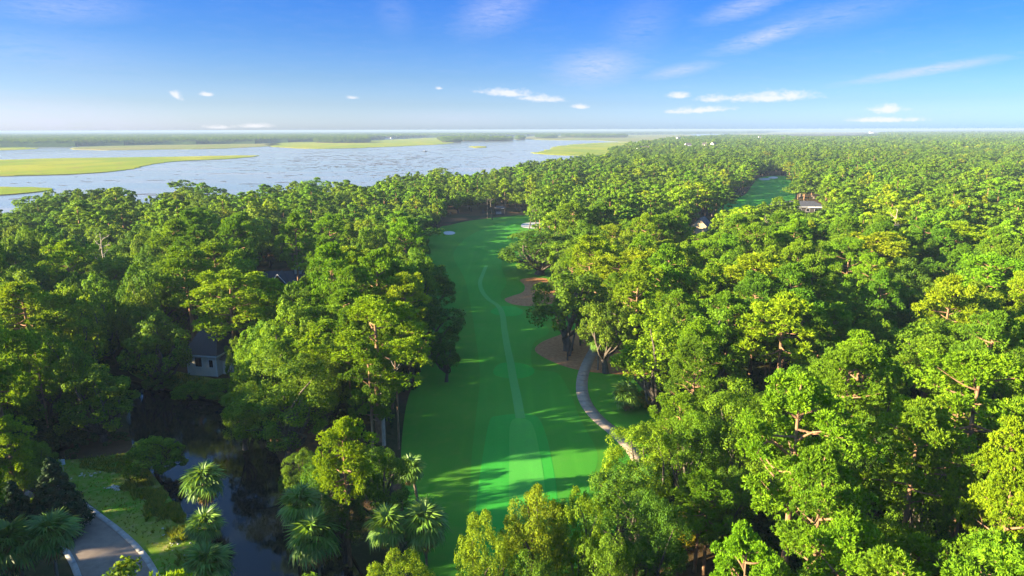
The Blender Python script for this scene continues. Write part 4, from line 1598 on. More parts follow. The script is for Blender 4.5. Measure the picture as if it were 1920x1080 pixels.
# undergrowth: low leafy clumps on the forest floor
sh_models = []
for s in range(4):
    t, c = make_oak(900 + s, 1.6, 2.6, .30, 700, clear=.02, limbs=False, nblob=12, sides=4)
    sh_models.append(c.mesh('undergrowth_clump', M['shrub_m']))
up = []
cg = rng.uniform(size=(5200, 2))
uy = 25 + (cg[:, 0] ** 1.3) * 320
ux = (cg[:, 1] * 2 - 1) * (uy * .84 + 30)
U = np.c_[ux, uy]
U = U[ground_ok(U)]
for x, y in U:
    s = rt.uniform(.6, 1.7)
    if blocks(x, y, 1.6 * s, 2.6 * s): continue
    up.append((x, y, -.1, s * rt.uniform(.9, 1.5), s, rt.uniform(0, 6.28), rt.randrange(4)))
scatter('undergrowth', 'shrubs and saplings under the trees', sh_models, up)

# tall grass by the water and on the lawn
gr_models = []
for s in range(3):
    r_ = np.random.default_rng(70 + s)
    n = 26
    a = r_.uniform(0, 6.28, n)
    b0 = np.c_[np.cos(a), np.sin(a), np.zeros(n)] * r_.uniform(0, .16, (n, 1))
    lean = np.c_[np.cos(a), np.sin(a), np.zeros(n)] * r_.uniform(.1, .45, (n, 1))
    h = r_.uniform(.35, 1.0, (n, 1)) * np.array([0, 0, 1])
    sd = np.c_[-np.sin(a), np.cos(a), np.zeros(n)] * .028
    V = np.stack([b0 - sd, b0 + sd, b0 + lean * .45 + h * .7 + sd, b0 + lean + h], 1).reshape(-1, 3)
    g_ = Geo(); g_.add(V, np.arange(n * 4).reshape(n, 4), np.repeat(r_.uniform(0, 1, n), 4))
    gr_models.append(g_.mesh('grass_tuft', M['grass_blade']))
gp = []


def grass_patch(poly_px, n, smin, smax, lim=None):
    poly = np.array(G(poly_px))
    lo, hi = poly.min(0), poly.max(0)
    Q = rng.uniform(lo, hi, (n, 2))
    Q = Q[in_poly(Q, poly)]
    Q = Q[~in_poly(Q, POND) & ~in_poly(Q, ROAD)]
    for x, y in Q:
        s = rt.uniform(smin, smax)
        gp.append((x, y, 0, s, s * rt.uniform(.8, 1.2), rt.uniform(0, 6.28), rt.randrange(3)))


bl = resample(G([(262, 905), (300, 932), (335, 965), (358, 1000), (385, 1035), (405, 1080)]), .2)
for _ in range(2300):
    k = rt.randrange(len(bl))
    x, y = bl[k][0] + rt.gauss(-.5, .9), bl[k][1] + rt.gauss(0, .9)
    if hash_noise(np.float64(x), np.float64(y), 1.7) < .38 or in_poly([(x, y)], POND)[0]: continue
    s = rt.uniform(.3, 1.0)
    gp.append((x, y, 0, s, s, rt.uniform(0, 6.28), rt.randrange(3)))

grass_patch([(150, 862), (240, 852), (262, 880), (230, 890), (150, 878)], 900, .2, .5)
grass_patch([(60, 860), (240, 850), (300, 930), (345, 980), (420, 1090), (320, 1120), (290, 1030), (160, 935)], 5200, .10, .26)
grass_patch([(240, 695), (350, 702), (465, 740), (440, 765), (345, 737), (285, 722)], 2200, .3, .8)
scatter('tall_grass', 'tufts of tall grass along the pond and lawn', gr_models, gp)

# far canopy: a lumpy sheet that closes the forest toward the horizon
FARW = [[(-9000, 1450), (-3000, 1500)] + G([(-300, 279), (0, 276), (120, 274.5), (260, 272), (480, 269), (515, 267), (600, 266), (690, 263.5)]) + G([(700, 262), (800, 257.5), (900, 257)]) +
        G([(960, 255.5), (1060, 254.2), (1250, 251.5), (1420, 250.2)]) + [(5200, 13500), (16000, 24000), (16000, 41000), (-26000, 41000), (-26000, 1450)]]
ISLETS = [ell(640, 266.5, 52, 1.6, 20, .1, 1), ell(895, 263.2, 68, 1.5, 20, .12, 2), ell(845, 266, 18, .9, 14, .1, 3), ell(1110, 257, 62, 1.3, 20, .1, 4), ell(1025, 258.4, 20, .7, 14, .1, 5), ell(975, 261, 8, .8, 10, .1, 6)]
ISW = [G(e) for e in ISLETS]


def canopy(name, label, polys, r0, r1, nr, na, a0, a1, zmax, not_in=()):
    rr_ = r0 * (r1 / r0) ** (np.arange(nr) / (nr - 1))
    aa = np.linspace(a0, a1, na)
    Rg, Ag = np.meshgrid(rr_, aa, indexing='ij')
    X, Y = Rg * np.sin(Ag), Rg * np.cos(Ag)
    inside = np.zeros(X.size, bool)
    P = np.c_[X.ravel(), Y.ravel()]
    for q in polys:
        inside |= in_poly(P, q)
    for q in not_in:
        inside &= ~in_poly(P, q)
    inside = inside.reshape(X.shape)
    Z = zmax * (.62 + .38 * (0.5 * hash_noise(X, Y, 45) + .5 * hash_noise(X, Y, 19, 3)) + .12 * hash_noise(X, Y, 400, 5))
    Z = np.where(inside, Z, -1.2)
    q = []
    I = inside
    idxs = np.arange(X.size).reshape(X.shape)
    keep = I[:-1, :-1] | I[1:, :-1] | I[:-1, 1:] | I[1:, 1:]
    a, b, c, d = idxs[:-1, :-1][keep], idxs[:-1, 1:][keep], idxs[1:, 1:][keep], idxs[1:, :-1][keep]
    Q = np.stack([a, d, c, b], 1)
    used = np.unique(Q)
    remap = np.full(X.size, -1); remap[used] = np.arange(len(used))
    V = np.c_[X.ravel(), Y.ravel(), Z.ravel()][used]
    me = np_mesh(name, V, None, remap[Q], True)
    o = obj(name, me, None, M['canopy'])
    tag(o, label, kind='stuff')
    return o


def canopy_mat():
    m, t = new_mat('far_canopy')
    co = t.n('ShaderNodeNewGeometry').outputs['Position']
    n1 = t.n('ShaderNodeTexNoise', None, Vector=co, Scale=0.02, Detail=8.0, Roughness=0.7).outputs[0]
    n2 = t.n('ShaderNodeTexNoise', None, Vector=co, Scale=0.003, Detail=3.0).outputs[0]
    c = t.mix(t.mr(n1, .35, .65), (0.020, 0.045, 0.012), (0.055, 0.10, 0.018))
    c = t.mix(t.m('MULTIPLY', t.mr(n2, .45, .65), .4), c, (0.08, 0.10, 0.03, 1))
    b = t.n('ShaderNodeBsdfPrincipled', None, Base_Color=c, Roughness=.95)
    b.inputs['Specular IOR Level'].default_value = .05
    bp = t.n('ShaderNodeBump', None, Height=n1, Strength=1.0, Distance=6.0)
    t.t.links.new(bp.outputs[0], b.inputs['Normal'])
    finish(t, b.outputs[0])
    return m


M['canopy'] = canopy_mat()
canopy('right_forest', 'far forest canopy running to the horizon on the right', [LANDP], 2300, 30000, 150, 900, math.radians(-6), math.radians(50), 13.5,
       [np.array(G([(1380, 250), (1480, 247.2), (1640, 247.2), (1660, 251), (1600, 258), (1500, 262), (1400, 262)]))])
canopy('far_forest', 'blue-green woods on the far side of the bay', FARW, 1500, 40000, 170, 1500, math.radians(-52), math.radians(22), 17)
fpoly = poly_sheet('far_ground', FARW[0], -0.35, M['canopy'], skirt=.3)
fpts = []
yy_ = 1500.0
ys = []
while yy_ < 5600:
    st = 15 if yy_ < 2800 else 24
    n = int(1.62 * yy_ / st)
    xs = np.linspace(-.84 * yy_, .5 * yy_, n) + rng.uniform(-.4, .4, n) * st
    ys.append(np.c_[xs, yy_ + rng.uniform(-.4, .4, n) * st, np.full(n, st)])
    yy_ += st * .87
fr = np.concatenate(ys)
inn = in_poly(fr[:, :2], FARW[0])
isl = np.zeros(len(fr), bool)
for q in ISW: isl |= in_poly(fr[:, :2], q)
fr = fr[inn | isl]
for x, y, st in fr:
    fpts.append(mass_pt(x, y, rt.uniform(6, 9) * st / 15, rt.uniform(15, 21), 'oak' if rt.random() < .5 else 'pine', 3))
for q in ISW:
    q = np.array(q)
    lo, hi = q.min(0), q.max(0)
    for _ in range(1500):
        p_ = rng.uniform(lo, hi)
        if in_poly([p_], q)[0]:
            fpts.append(mass_pt(p_[0], p_[1], rt.uniform(5, 8), rt.uniform(7, 12), 'oak', 3))
scatter('distant_woods', 'distant woods and wooded islets across the bay', mass_models, fpts)
for q in ISW:
    s_ = poly_sheet('islet_ground', q, -0.3, M['canopy'])
print('distant', len(fpts))
# ---------------------------------------------------------------- palms, cedar, shrubs
def fan_frond(seed, dead=False):
    """one fan-shaped palmetto frond along +x, about 1.9 m long"""
    rng = np.random.default_rng(seed)
    g = Geo()
    L0 = 0.85
    V, Q = tube([(0, 0, 0), (L0 * .5, 0, .09), (L0, 0, .06)], [.03, .022, .014], 3)
    g.add(V, Q, np.full(len(V), .8))
    n = 18 if not dead else 12
    tip = np.array([L0, 0, .06])
    for i in range(n):
        a = (i / (n - 1) - .5) * math.radians(215 if not dead else 110)
        L = (1.02 - .30 * abs(a) / 1.9) * rng.uniform(.9, 1.08)
        d = np.array([math.cos(a), math.sin(a), .05])
        side = np.array([-math.sin(a), math.cos(a), 0]) * .07
        droop = -.6 if not dead else -.1
        p1 = tip + d * L * .55 + np.array([0, 0, -.03])
        p2 = tip + d * L + np.array([0, 0, droop * L * rng.uniform(.6, 1.2)])
        z_ = np.array([0, 0, .035 * (1 if i % 2 else -1)])
        V = np.array([tip, p1 - side + z_, p1 + side - z_, p2])
        g.add(V, [(0, 1, 3, 2)], np.full(4, np.clip(rng.normal(.5, .25), 0, 1)))
    return g


FR = [fan_frond(s).mesh('frond', M['palm']) for s in range(3)]
FRD = [fan_frond(s + 20, True).mesh('dead_frond', M['palm_dead']) for s in range(2)]


def palm_trunk(h, seed, r=.17):
    rng = np.random.default_rng(seed)
    g = Geo()
    n = 9
    z = np.linspace(0, 1, n)
    bend = rng.normal(size=2) * h * .05
    p = np.c_[bend[0] * z ** 2, bend[1] * z ** 2, z * h]
    p[0, 2] = -.2
    V, Q = tube(p, r * (1 + .12 * np.sin(z * 40) - .1 * z), 8)
    g.add(V, Q)
    return g.mesh('palm_trunk', M['bark_palm']), p[-1]


def palm(px, py, crown_py, crown_w, label, seed, dead=10, base=None, hmin=None, group='palms'):
    b = unproj(px, py) if base is None else np.array(base)
    d = project([b])[0, 2]
    # height so that the crown centre shows at crown_py
    lo, hi = 0.3, 15
    for _ in range(30):
        mid = (lo + hi) / 2
        if project([(b[0], b[1], mid)])[0, 1] > crown_py: lo = mid
        else: hi = mid
    h = lo if hmin is None else max(lo, hmin)
    R = crown_w / 2 * d / F
    s = R / 1.75
    t = empty('palm_tree', (b[0], b[1], 0), rt.uniform(0, 6.28))
    tag(t, label, 'palm tree', group)
    tm, top = palm_trunk(h, seed)
    obj('trunk', tm, t)
    r_ = random.Random(seed)
    for k in range(34):
        f = k / 34
        o = obj('frond', FR[k % 3], t)
        el = math.radians(78 - 118 * f + r_.uniform(-8, 8))
        o.matrix_local = Matrix.Translation(Vector(top)) @ Matrix.Rotation(k * 2.399 + r_.uniform(-.2, .2), 4, 'Z') @ Matrix.Rotation(-el, 4, 'Y') @ Matrix.Rotation(r_.uniform(-.4, .4), 4, 'X') @ Matrix.Scale(s * r_.uniform(.88, 1.1), 4)
        v = r_.uniform(.8, 1.25)
        o.color = (v, v, v, 1)
    for k in range(dead):
        o = obj('dead_frond', FRD[k % 2], t)
        el = math.radians(r_.uniform(-82, -55))
        o.matrix_local = Matrix.Translation(Vector(top) - Vector((0, 0, .15))) @ Matrix.Rotation(k * 2.399, 4, 'Z') @ Matrix.Rotation(-el, 4, 'Y') @ Matrix.Scale(s * r_.uniform(.7, .95), 4)
    TREES.append((b[0], b[1], R))
    return t


palm(386, 968, 905, 84, 'upper of the two palms on the pond bank beside the road', 1, 12)
palm(390, 1030, 988, 78, 'lower, darker palm on the pond bank beside the road', 2, 8)
palm(783, 950, 878, 62, 'lone palm on a bare trunk at the left edge of the fairway', 3, 8)
palm(800, 1062, 985, 100, 'palm with yellowing fan fronds at the bottom left of the fairway', 4, 26)
palm(735, 1075, 990, 90, 'shaded palm just left of the yellowing one', 9, 10)
palm(600, 1075, 1010, 110, 'palm with a brown skirt of dead fronds over the pond', 5, 40)
palm(560, 1050, 955, 90, 'palm above the dead-frond palm at the pond edge', 6, 14)
palm(112, 1110, 1005, 100, 'palm with a bare golden trunk at the left kerb of the road', 7, 6)
palm(52, 1120, 1015, 110, 'palm at the lower left corner beside the golden-trunked one', 8, 6)
palm(1121, 694, 640, 48, 'small palm on a straight trunk between cart path and lower mulch bed', 10, 6)
palm(1173, 770, 742, 60, 'low palm under the big sunlit oak right of the cart path', 11, 4)
palm(392, 1092, 1062, 100, 'bushy palmetto lit yellow at the bottom of the pond bank', 12, 3)

ct, cc = make_cedar(1, 3.4, 9.5, .30, 14000)
CEDT, CEDC = ct.mesh('cedar_trunk', M['bark_oak'], True), cc.mesh('cedar_crown', M['cedar'])
for px, py, w_, H, lb in ((92, 862, 125, 9.5, 'dark conical cedar left of the roadside lawn'), (18, 905, 110, 8.0, 'dark cedar half cut by the left border below the sign'),):
    p_ = unproj(px, py, H * .97)
    t = empty('cedar_tree', (p_[0], p_[1], 0), rt.uniform(0, 6))
    dep = project([(p_[0], p_[1], H * .5)])[0, 2]
    s = w_ / 2 * dep / F / 3.4
    t.scale = (s, s, H / 9.5)
    obj('trunk', CEDT, t)
    c = obj('crown', CEDC, t); c.color = (1, 1, 1, 1)
    tag(t, lb, 'cedar tree', 'cedars by the road')

bt, bc = make_oak(333, 3.0, 4.6, .20, 11000, clear=.02, limbs=True, nblob=30)
BT, BC = bt.mesh('bush_stems', M['bark_oak'], True), bc.mesh('bush_foliage', M['oak'])
for px, py, w_, H, tint, lb in ((285, 826, 112, 4.8, 'bright green', 'leafy green bush at the pond corner of the roadside lawn'),
                                (352, 720, 60, 2.6, 'mid green', 'low bush at the foot of the pale house wall'),
                                (420, 715, 80, 3.2, 'mid green', 'low bush on the bank right of the pale house wall'),
                                (300, 700, 60, 3.0, 'deep green', 'dark bush on the far bank left of the pale house'),
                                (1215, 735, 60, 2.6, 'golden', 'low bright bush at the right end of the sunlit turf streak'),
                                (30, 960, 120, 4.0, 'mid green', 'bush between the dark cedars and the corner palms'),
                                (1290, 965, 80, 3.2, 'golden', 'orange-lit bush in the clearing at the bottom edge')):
    p_ = unproj(px, py, H * .97)
    t = empty('bush', (p_[0], p_[1], -.1), rt.uniform(0, 6))
    dep = project([(p_[0], p_[1], H * .5)])[0, 2]
    s = w_ / 2 * dep / F / 3.0
    t.scale = (s, s, H / 4.6)
    obj('stems', BT, t)
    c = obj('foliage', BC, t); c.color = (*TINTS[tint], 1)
    tag(t, lb, 'bush', 'bushes')


# bare dead trees ------------------------------------------------------------
def dead_tree(px, py, H, label, seed, spread=2.6, base=.55):
    rng = np.random.default_rng(seed)
    p_ = unproj(px, py, H)
    t = empty('dead_tree', (p_[0], p_[1], 0))
    g = Geo()
    V, Q = tube([(0, 0, -.2), (.2, 0, H * .35), (-.1, .1, H * .7), (.1, 0, H * .96)], [.28, .22, .15, .06], 7)
    g.add(V, Q)
    obj('trunk', g.mesh('dead_trunk', M['bark_dead'], True), t)
    g = Geo()
    for k in range(13):
        z = H * rng.uniform(base, .95)
        a = k * 2.4
        L = spread * rng.uniform(.5, 1.0)
        e = np.array([math.cos(a) * L, math.sin(a) * L, z + L * rng.uniform(.2, .8)])
        pth = curve_path((0, 0, z), e, rng, .2, 5)
        V, Q = tube(pth, np.linspace(.09, .025, 5), 4); g.add(V, Q)
        for q in range(3):
            V, Q = tube([pth[3], pth[3] + rng.normal(size=3) * .7 + (0, 0, .4)], [.035, .015], 3); g.add(V, Q)
    obj('branch', g.mesh('dead_branches', M['bark_dead'], True), t)
    tag(t, label, 'dead tree')


dead_tree(186, 432, 19, 'bare-topped dead tree standing over the left forest', 1)
dead_tree(1683, 388, 20, 'white forked dead tree in the right forest', 2, 2.0)
dead_tree(1440, 408, 19, 'thin bare tree right of the tan gable', 3, 1.8)
# bare trunks with sun on them
for px, py, top, lb in ((720, 835, 762, 'bare pale pine trunk at the left edge of the fairway'), (748, 842, 755, 'thinner dark pine trunk right of the bare pale one')):
    b = unproj(px, py)
    g = Geo()
    H = 14
    V, Q = tube([(0, 0, -.2), (.1, .05, H * .5), (0, 0, H)], [.30 if px < 730 else .16, .24 if px < 730 else .13, .14], 8)
    g.add(V, Q)
    g2 = Geo()
    rng_ = np.random.default_rng(px)
    for k in range(7):
        z = H * rng_.uniform(.75, .97)
        V, Q = tube([(0, 0, z), (math.cos(k * 2.4) * .7, math.sin(k * 2.4) * .7, z + .6), (math.cos(k * 2.4) * 1.2, math.sin(k * 2.4) * 1.2, z + 1.3)], [.07, .04, .02], 4)
        g2.add(V, Q)
    t = empty('bare_tree', (b[0], b[1], 0))
    obj('trunk', g.mesh('bare_trunk', M['bark_dead'] if px < 730 else M['bark_pine'], True), t)
    obj('branch', g2.mesh('bare_branches', M['bark_dead'], True), t)
    tag(t, lb, 'tree trunk')


def bare_trunks(px, py, H, lb, lean=0.0, r=.2):
    b = unproj(px, py)
    g = Geo()
    V, Q = tube([(0, 0, -.2), (lean * .5, .0, H * .5), (lean, 0.2, H)], [r, r * .85, r * .6], 8)
    g.add(V, Q)
    g2 = Geo()
    for k in range(5):
        a = k * 1.26
        V, Q = tube([(lean, .2, H * .98), (lean + math.cos(a) * 1.0, .2 + math.sin(a), H + 1.2), (lean + math.cos(a) * 2.0, .2 + math.sin(a) * 2, H + 2.0)], [r * .5, r * .3, r * .12], 5)
        g2.add(V, Q)
    t = empty('leaning_tree', (b[0], b[1], 0))
    obj('trunk', g.mesh('leaning_trunk', M['bark_oak'], True), t)
    obj('limb', g2.mesh('leaning_limbs', M['bark_oak'], True), t)
    tag(t, lb, 'tree')


bare_trunks(1064, 676, 8, 'left trunk of the pair in the lower pine-straw bed', .2, .2)
bare_trunks(1068, 668, 8, 'right, leaning trunk of the pair in the lower pine-straw bed', 1.6, .24)
bare_trunks(1088, 648, 9, 'trunk standing apart behind the pair in the lower pine-straw bed', .1, .22)
bare_trunks(992, 430, 9, 'left leaning trunk before the wide white bunker', 1.8, .3)
bare_trunks(1004, 430, 9, 'upright trunk before the wide white bunker', .3, .34)
bare_trunks(923, 412, 9, 'pale trunk at the head of the fairway', -.8, .36)
bare_trunks(914, 410, 9, 'thin trunk left of the pale one at the head of the fairway', 0, .22)

# ---------------------------------------------------------------- buildings
def gable_roof(L, W, z0, rise, over=.5, th=.18):
    """ridge along x; returns bmesh"""
    bm = bmesh.new()
    x0, x1 = -L / 2 - over, L / 2 + over
    y0 = W / 2 + over
    zz = z0 - over * rise / (W / 2)
    for s in (-1, 1):
        v = [bm.verts.new(c) for c in ((x0, s * y0, zz), (x1, s * y0, zz), (x1, 0, z0 + rise), (x0, 0, z0 + rise),
                                       (x0, s * y0, zz + th), (x1, s * y0, zz + th), (x1, 0, z0 + rise + th), (x0, 0, z0 + rise + th))]
        for f in ((3, 2, 1, 0), (4, 5, 6, 7), (0, 1, 5, 4), (1, 2, 6, 5), (3, 0, 4, 7)):
            bm.faces.new([v[i] for i in f])
    return bm


def hip_roof(L, W, z0, rise, over=.6, hip=None):
    bm = bmesh.new()
    hx = (L / 2 - W / 2 * .9) if hip is None else hip
    b = [(-L / 2 - over, -W / 2 - over), (L / 2 + over, -W / 2 - over), (L / 2 + over, W / 2 + over), (-L / 2 - over, W / 2 + over)]
    lo = [bm.verts.new((x, y, z0 - .12)) for x, y in b]
    hi = [bm.verts.new((x, y, z0 + .05)) for x, y in b]
    r = [bm.verts.new((-hx, 0, z0 + rise)), bm.verts.new((hx, 0, z0 + rise))]
    bm.faces.new(lo)
    for k in range(4):
        bm.faces.new((lo[k], lo[(k + 1) % 4], hi[(k + 1) % 4], hi[k]))
    bm.faces.new((hi[0], hi[1], r[1], r[0]))
    bm.faces.new((hi[1], hi[2], r[1]))
    bm.faces.new((hi[2], hi[3], r[0], r[1]))
    bm.faces.new((hi[3], hi[0], r[0]))
    return bm


def walls(L, W, h, gable=0.0):
    bm = bmesh.new()
    box(bm, -L / 2, L / 2, -W / 2, W / 2, -.3, h)
    if gable:
        for x in (-L / 2, L / 2 - .1):
            v = [bm.verts.new(c) for c in ((x, -W / 2, h), (x, W / 2, h), (x, 0, h + gable), (x + .1, -W / 2, h), (x + .1, W / 2, h), (x + .1, 0, h + gable))]
            bm.faces.new(v[:3]); bm.faces.new(v[3:])
            bm.faces.new((v[0], v[2], v[5], v[3])); bm.faces.new((v[1], v[2], v[5], v[4]))
    return bm


def window(parent, x, z, w_, h_, y, face='-y'):
    """window on a wall plane; y = wall coordinate"""
    bm = bmesh.new()
    f = .09
    d0, d1 = -.07, .02
    def bx(a0, a1, z0, z1, e0, e1):
        if face == '-y': box(bm, a0, a1, y + e0, y + e1, z0, z1)
        elif face == '+x': box(bm, y - e1, y - e0, a0, a1, z0, z1)
        else: box(bm, y + e0, y + e1, a0, a1, z0, z1)
    bx(x - w_ / 2 - f, x + w_ / 2 + f, z + h_, z + h_ + f, d0, d1)
    bx(x - w_ / 2 - f, x + w_ / 2 + f, z - f, z, d0 - .03, d1)
    bx(x - w_ / 2 - f, x - w_ / 2, z, z + h_, d0, d1)
    bx(x + w_ / 2, x + w_ / 2 + f, z, z + h_, d0, d1)
    wf = bm_obj('window', bm, M['trim'], parent)
    for s in (-1, 1):
        bm = bmesh.new()
        a = x + s * w_ / 4
        if face == '-y': box(bm, a - w_ / 4 + .02, a + w_ / 4 - .02, y - .035, y + .01, z, z + h_)
        elif face == '+x': box(bm, y - .01, y + .035, a - w_ / 4 + .02, a + w_ / 4 - .02, z, z + h_)
        else: box(bm, y - .035, y + .01, a - w_ / 4 + .02, a + w_ / 4 - .02, z, z + h_)
        bm_obj('pane', bm, M['glass'], wf)


def trim_boxes(parent, name, boxes, mat='trim'):
    for b in boxes:
        bm = bmesh.new()
        box(bm, *b)
        bm_obj(name, bm, M[mat], parent)


# near house with pale walls and a steep dark roof
b = unproj(383, 706)
h1 = empty('house', (b[0] + .3, b[1] + 4.2, 0), math.radians(-10))
h1.scale = (.92, .92, .95)
tag(h1, 'pale-walled house with steep dark roof at the head of the pond', 'house', 'houses in the woods')
bm_obj('wall', walls(6.6, 8.5, 4.4), M['wall_pale'], h1)
rf = bm_obj('roof', hip_roof(6.6, 8.5, 4.4, 4.9, .55, hip=1.6), M['shingle'], h1)
trim_boxes(h1, 'fascia', [(-3.9, 3.9, -4.86, -4.82, 4.18, 4.42), (3.87, 3.91, -4.8, 4.8, 4.18, 4.42), (-3.91, -3.87, -4.8, 4.8, 4.18, 4.42)])
trim_boxes(h1, 'corner_board', [(-3.34, -3.2, -4.3, -4.2, 0, 4.25), (3.2, 3.34, -4.3, -4.2, 0, 4.25)])
window(h1, -.7, 1.9, 1.5, 1.9, -4.25)
window(h1, 2.1, 1.9, .9, 1.5, -4.25)
# lower wing roof to the right
bm = bmesh.new(); box(bm, 3.4, 8.4, -2.5, 3.5, -.3, 3.2); bm_obj('wing_wall', bm, M['wall_pale'], h1)
wr = hip_roof(5.4, 6.4, 3.2, 2.0, .4, hip=.5)
for v in wr.verts: v.co += Vector((5.9, .5, 0))
bm_obj('wing_roof', wr, M['shingle'], h1)

# second house: dark gables and a stone chimney
b = unproj(527, 512, 7.6)
h2 = empty('house', (b[0], b[1] + 2, 0), math.radians(6))
tag(h2, 'dark-roofed house with front gable and pale stone chimney', 'house', 'houses in the woods')
bm_obj('wall', walls(11, 7, 4.4, 3.0), M['wall_pale'], h2)
bm_obj('roof', gable_roof(11, 7, 4.4, 3.2), M['shingle'], h2)
gd = bmesh.new()
for s in (-1, 1):
    v = [gd.verts.new(c) for c in ((0, -5.6, 7.9), (0, 0, 7.9), (s * 3.0, 0, 4.2), (s * 3.0, -5.6, 4.2), (0, -5.6, 8.08), (0, 0, 8.08), (s * 3.0, 0, 4.38), (s * 3.0, -5.6, 4.38))]
    for f in ((0, 1, 2, 3), (7, 6, 5, 4), (0, 3, 7, 4), (3, 2, 6, 7)):
        gd.faces.new([v[i] for i in f])
for v in gd.verts: v.co.x -= .4
bm_obj('gable_roof', gd, M['shingle'], h2)
gw = bmesh.new()
v = [gw.verts.new(c) for c in ((-2.9, -5.0, 0), (2.1, -5.0, 0), (2.1, -5.0, 4.4), (-.4, -5.0, 7.6), (-2.9, -5.0, 4.4))]
gw.faces.new(v)
box(gw, -2.9, 2.1, -4.98, -3.4, -.2, 4.4)
bm_obj('gable_wall', gw, M['wall_dark'], h2)
for s in (-1, 1):
    gt_ = bmesh.new()
    v = [gt_.verts.new(c) for c in ((-.4, -5.68, 8.12), (-.4 + s * 3.05, -5.68, 4.36), (-.4 + s * 3.05, -5.68, 4.08), (-.4, -5.68, 7.84), (-.4, -5.6, 8.12), (-.4 + s * 3.05, -5.6, 4.36), (-.4 + s * 3.05, -5.6, 4.08), (-.4, -5.6, 7.84))]
    gt_.faces.new(v[:4]); gt_.faces.new(v[4:]); gt_.faces.new((v[0], v[1], v[5], v[4])); gt_.faces.new((v[3], v[2], v[6], v[7]))
    bm_obj('barge_board', gt_, M['trim'], h2)
cb = bmesh.new(); box(cb, 3.1, 4.9, -.9, .9, 4.5, 9.0); chim = bm_obj('chimney', cb, M['stone'], h2)
cb = bmesh.new(); box(cb, 2.95, 5.05, -1.05, 1.05, 9.0, 9.3); bm_obj('chimney_cap', cb, M['stone'], chim)
for xx_ in (3.5, 4.5):
    cb = bmesh.new(); bmesh.ops.create_cone(cb, cap_ends=True, segments=10, radius1=.28, radius2=.24, depth=.6, matrix=Matrix.Translation((xx_, 0, 9.6)))
    bm_obj('chimney_pot', cb, M['stone'], chim)
window(h2, -.4, 2.0, 1.6, 1.6, -5.0)

# tan gable seen over the right forest
b = unproj(1316, 410, 8.6)
h3 = empty('house', (b[0], b[1], 0), math.radians(62))
tag(h3, 'tan gable-ended house among the pines right of centre', 'house', 'houses in the woods')
bm_obj('wall', walls(9, 6.4, 6.0, 2.9), M['wall_tan'], h3)
bm_obj('roof', gable_roof(9, 6.4, 6.0, 3.1, .3), M['shingle_b'], h3)
window(h3, 0, 4.0, 1.2, 1.5, -3.2)

# long low clubhouse wing
b = unproj(1500, 386, 4.0)
h4 = empty('clubhouse', (b[0], b[1] + 4, 0), math.radians(-4))
tag(h4, 'long low building with dark roof and white fascia by the second fairway', 'building')
bm_obj('wall', walls(26, 9, 3.4), M['wall_dark'], h4)
bm_obj('roof', hip_roof(26, 9, 3.7, 2.6, .9), M['shingle'], h4)
trim_boxes(h4, 'fascia', [(4, 14, -5.46, -5.41, 3.1, 3.75), (-13.9, 3.9, -5.46, -5.41, 3.4, 3.68)])
for k in range(5):
    window(h4, -9 + k * 4.5, 1.0, 1.8, 1.5, -4.5)

# small timber lookout at the head of the fairway
b = unproj(937, 405)
h5 = empty('garden_pavilion', (b[0], b[1] + 6, 0), 0)
h5.scale = (.8, .8, .8)
tag(h5, 'dark timber pavilion with a white railing at the head of the fairway', 'pavilion')
bm_obj('wall', walls(7, 3, 4.6), M['wall_dark'], h5)
bm_obj('roof', hip_roof(7, 4.5, 4.7, 1.4, .5), M['wall_dark'], h5)
trim_boxes(h5, 'fascia', [(.8, 2.8, -2.8, -2.74, 4.5, 4.66)])
for k in range(9):
    bm = bmesh.new(); box(bm, -2.4 + k * .4, -2.32 + k * .4, -1.9, -1.82, .9, 1.9); bm_obj('baluster', bm, M['trim'], h5)
bm = bmesh.new(); box(bm, -2.6, 1.1, -1.95, -1.78, 1.9, 2.05); box(bm, -2.6, 1.1, -1.95, -1.78, .75, .9); bm_obj('railing', bm, M['trim'], h5)
bm = bmesh.new(); box(bm, -2.7, 1.2, -2.0, -1.5, .5, .74); bm_obj('deck', bm, M['wall_dark'], h5)
for x_ in (-2.6, 1.1):
    bm = bmesh.new(); box(bm, x_ - .08, x_ + .08, -1.95, -1.79, 0, 4.6); bm_obj('post', bm, M['wall_dark'], h5)


def far_house(px, py, L, W, h, rise, lb, rot=0., roof='shingle_b', wall='wall_white', name='house', zb=0, zref=None):
    b_ = unproj(px, py, h if zref is None else zref)
    e = empty(name, (b_[0], b_[1], zb), math.radians(rot))
    tag(e, lb, 'house', 'far white houses')
    bm_obj('wall', walls(L, W, h, rise * .9), M[wall], e)
    bm_obj('roof', gable_roof(L, W, h, rise, .3), M[roof], e)
    for k in range(max(1, int(L // 5))):
        window(e, -L / 2 + 2.5 + k * 5, h - 2.6, 1.8, 1.5, -W / 2)
    return e


cl_ = far_house(727, 261, 24, 14, 7, 5, 'white clubhouse on the far side of the bay', 8, 'shingle_b', 'wall_white', 'far_clubhouse', zref=0)
cl_['group'] = 'buildings across the bay'
far_house(734.5, 261, 12, 9, 5, 4, 'low white wing beside the far clubhouse', 40, zref=0)
far_house(1272, 259, 12, 10, 17, 4, 'left white house high in the far forest', 20)
far_house(1200, 278, 9, 8, 15, 3, 'small white house near the far marsh edge', 10)
far_house(1212, 277.5, 8, 7, 15, 3, 'second small white house near the far marsh edge', -15)
far_house(1290, 271.5, 11, 9, 16, 3.5, 'white house in the far forest above the second fairway', 5)
far_house(1321, 271, 9, 8, 16, 3.5, 'white house directly right of the one above the second fairway', -20)
far_house(1338, 270, 9, 8, 16, 3.5, 'rightmost of the white houses in the far forest', 30)
far_house(1425, 257, 10, 9, 17, 4, 'lone white house near the pale open field', 0)
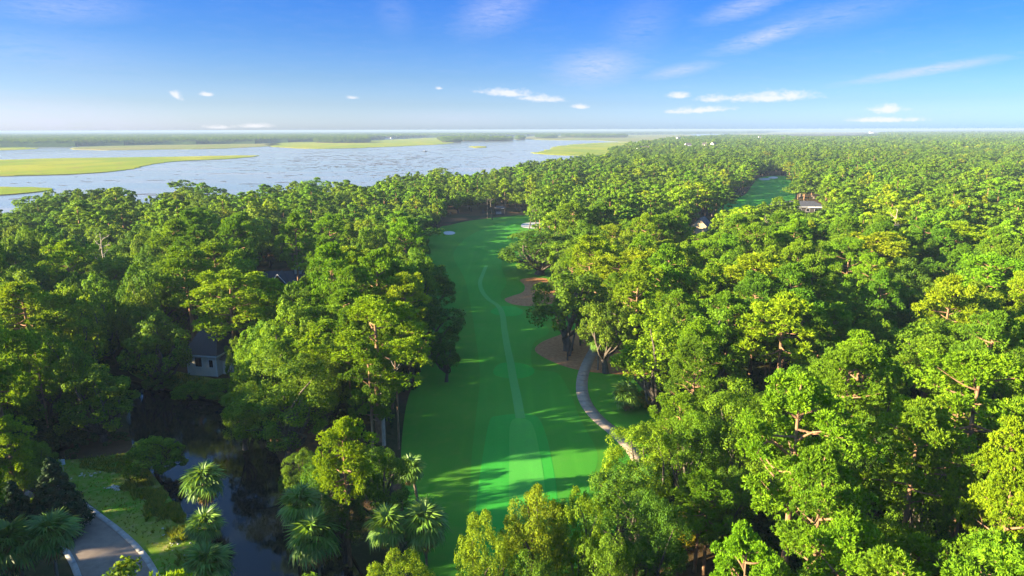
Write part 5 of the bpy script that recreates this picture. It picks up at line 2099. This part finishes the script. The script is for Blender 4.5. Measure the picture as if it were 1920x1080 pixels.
far_house(1467, 259.5, 12, 8, 17, 3, 'white house at the tip of the far wooded point', 0)
far_house(1634, 247.5, 40, 20, 14, 6, 'tiny white building on the pale open field', 0)

# sign by the road
b = unproj(119, 884)
sg = empty('road_sign', (b[0], b[1], 0), math.radians(12))
tag(sg, 'small pale square sign on a post beside the roadside lawn', 'sign')
bm = bmesh.new(); box(bm, -.04, .04, .02, .10, -.2, 1.75); bm_obj('post', bm, M['metal'], sg)
bm = bmesh.new(); box(bm, -.36, .36, -.02, .018, 1.0, 1.78); bm_obj('board', bm, M['sign'], sg)
bm = bmesh.new(); box(bm, -.22, .22, -.026, -.0205, 1.52, 1.60); box(bm, -.22, .10, -.026, -.0205, 1.36, 1.43); box(bm, -.22, .18, -.026, -.0205, 1.19, 1.26)
bm_obj('lettering', bm, M['metal'], sg)

# boat-like white marker out on the bay
b = unproj(797, 284, -.6)
bo = empty('boat', (b[0], b[1], -.75), .3)
tag(bo, 'tiny white boat moored on the bay', 'boat')
bm = bmesh.new()
hl = [(-4, 0), (-3.6, -1.3), (2, -1.5), (5, 0), (2, 1.5), (-3.6, 1.3)]
lo_ = [bm.verts.new((x * .85, y * .7, 0)) for x, y in hl]; hi_ = [bm.verts.new((x, y, 1.2 + .08 * x)) for x, y in hl]
bm.faces.new(lo_); bm.faces.new(hi_)
for k in range(6): bm.faces.new((lo_[k], lo_[(k + 1) % 6], hi_[(k + 1) % 6], hi_[k]))
bm_obj('hull', bm, M['wall_dark'], bo)
bm = bmesh.new(); box(bm, -2.2, 1.2, -.9, .9, 1.0, 3.0); bm_obj('cabin', bm, M['trim'], bo)

# ---------------------------------------------------------------- air
bm = bmesh.new()
box(bm, -34000, 34000, -1600, 43000, -2.2, 46.5)
hm, ht = new_mat('haze')
pv = ht.n('ShaderNodeVolumePrincipled', None, Color=(0.34, 0.45, 0.60, 1), Density=0.00014)
pv.inputs['Anisotropy'].default_value = 0.0
ht.n('ShaderNodeOutputMaterial', None, Volume=pv.outputs[0])
hz = bm_obj('haze', bm, hm)
tag(hz, 'thin blue haze over the bay and the far woods', kind='stuff')
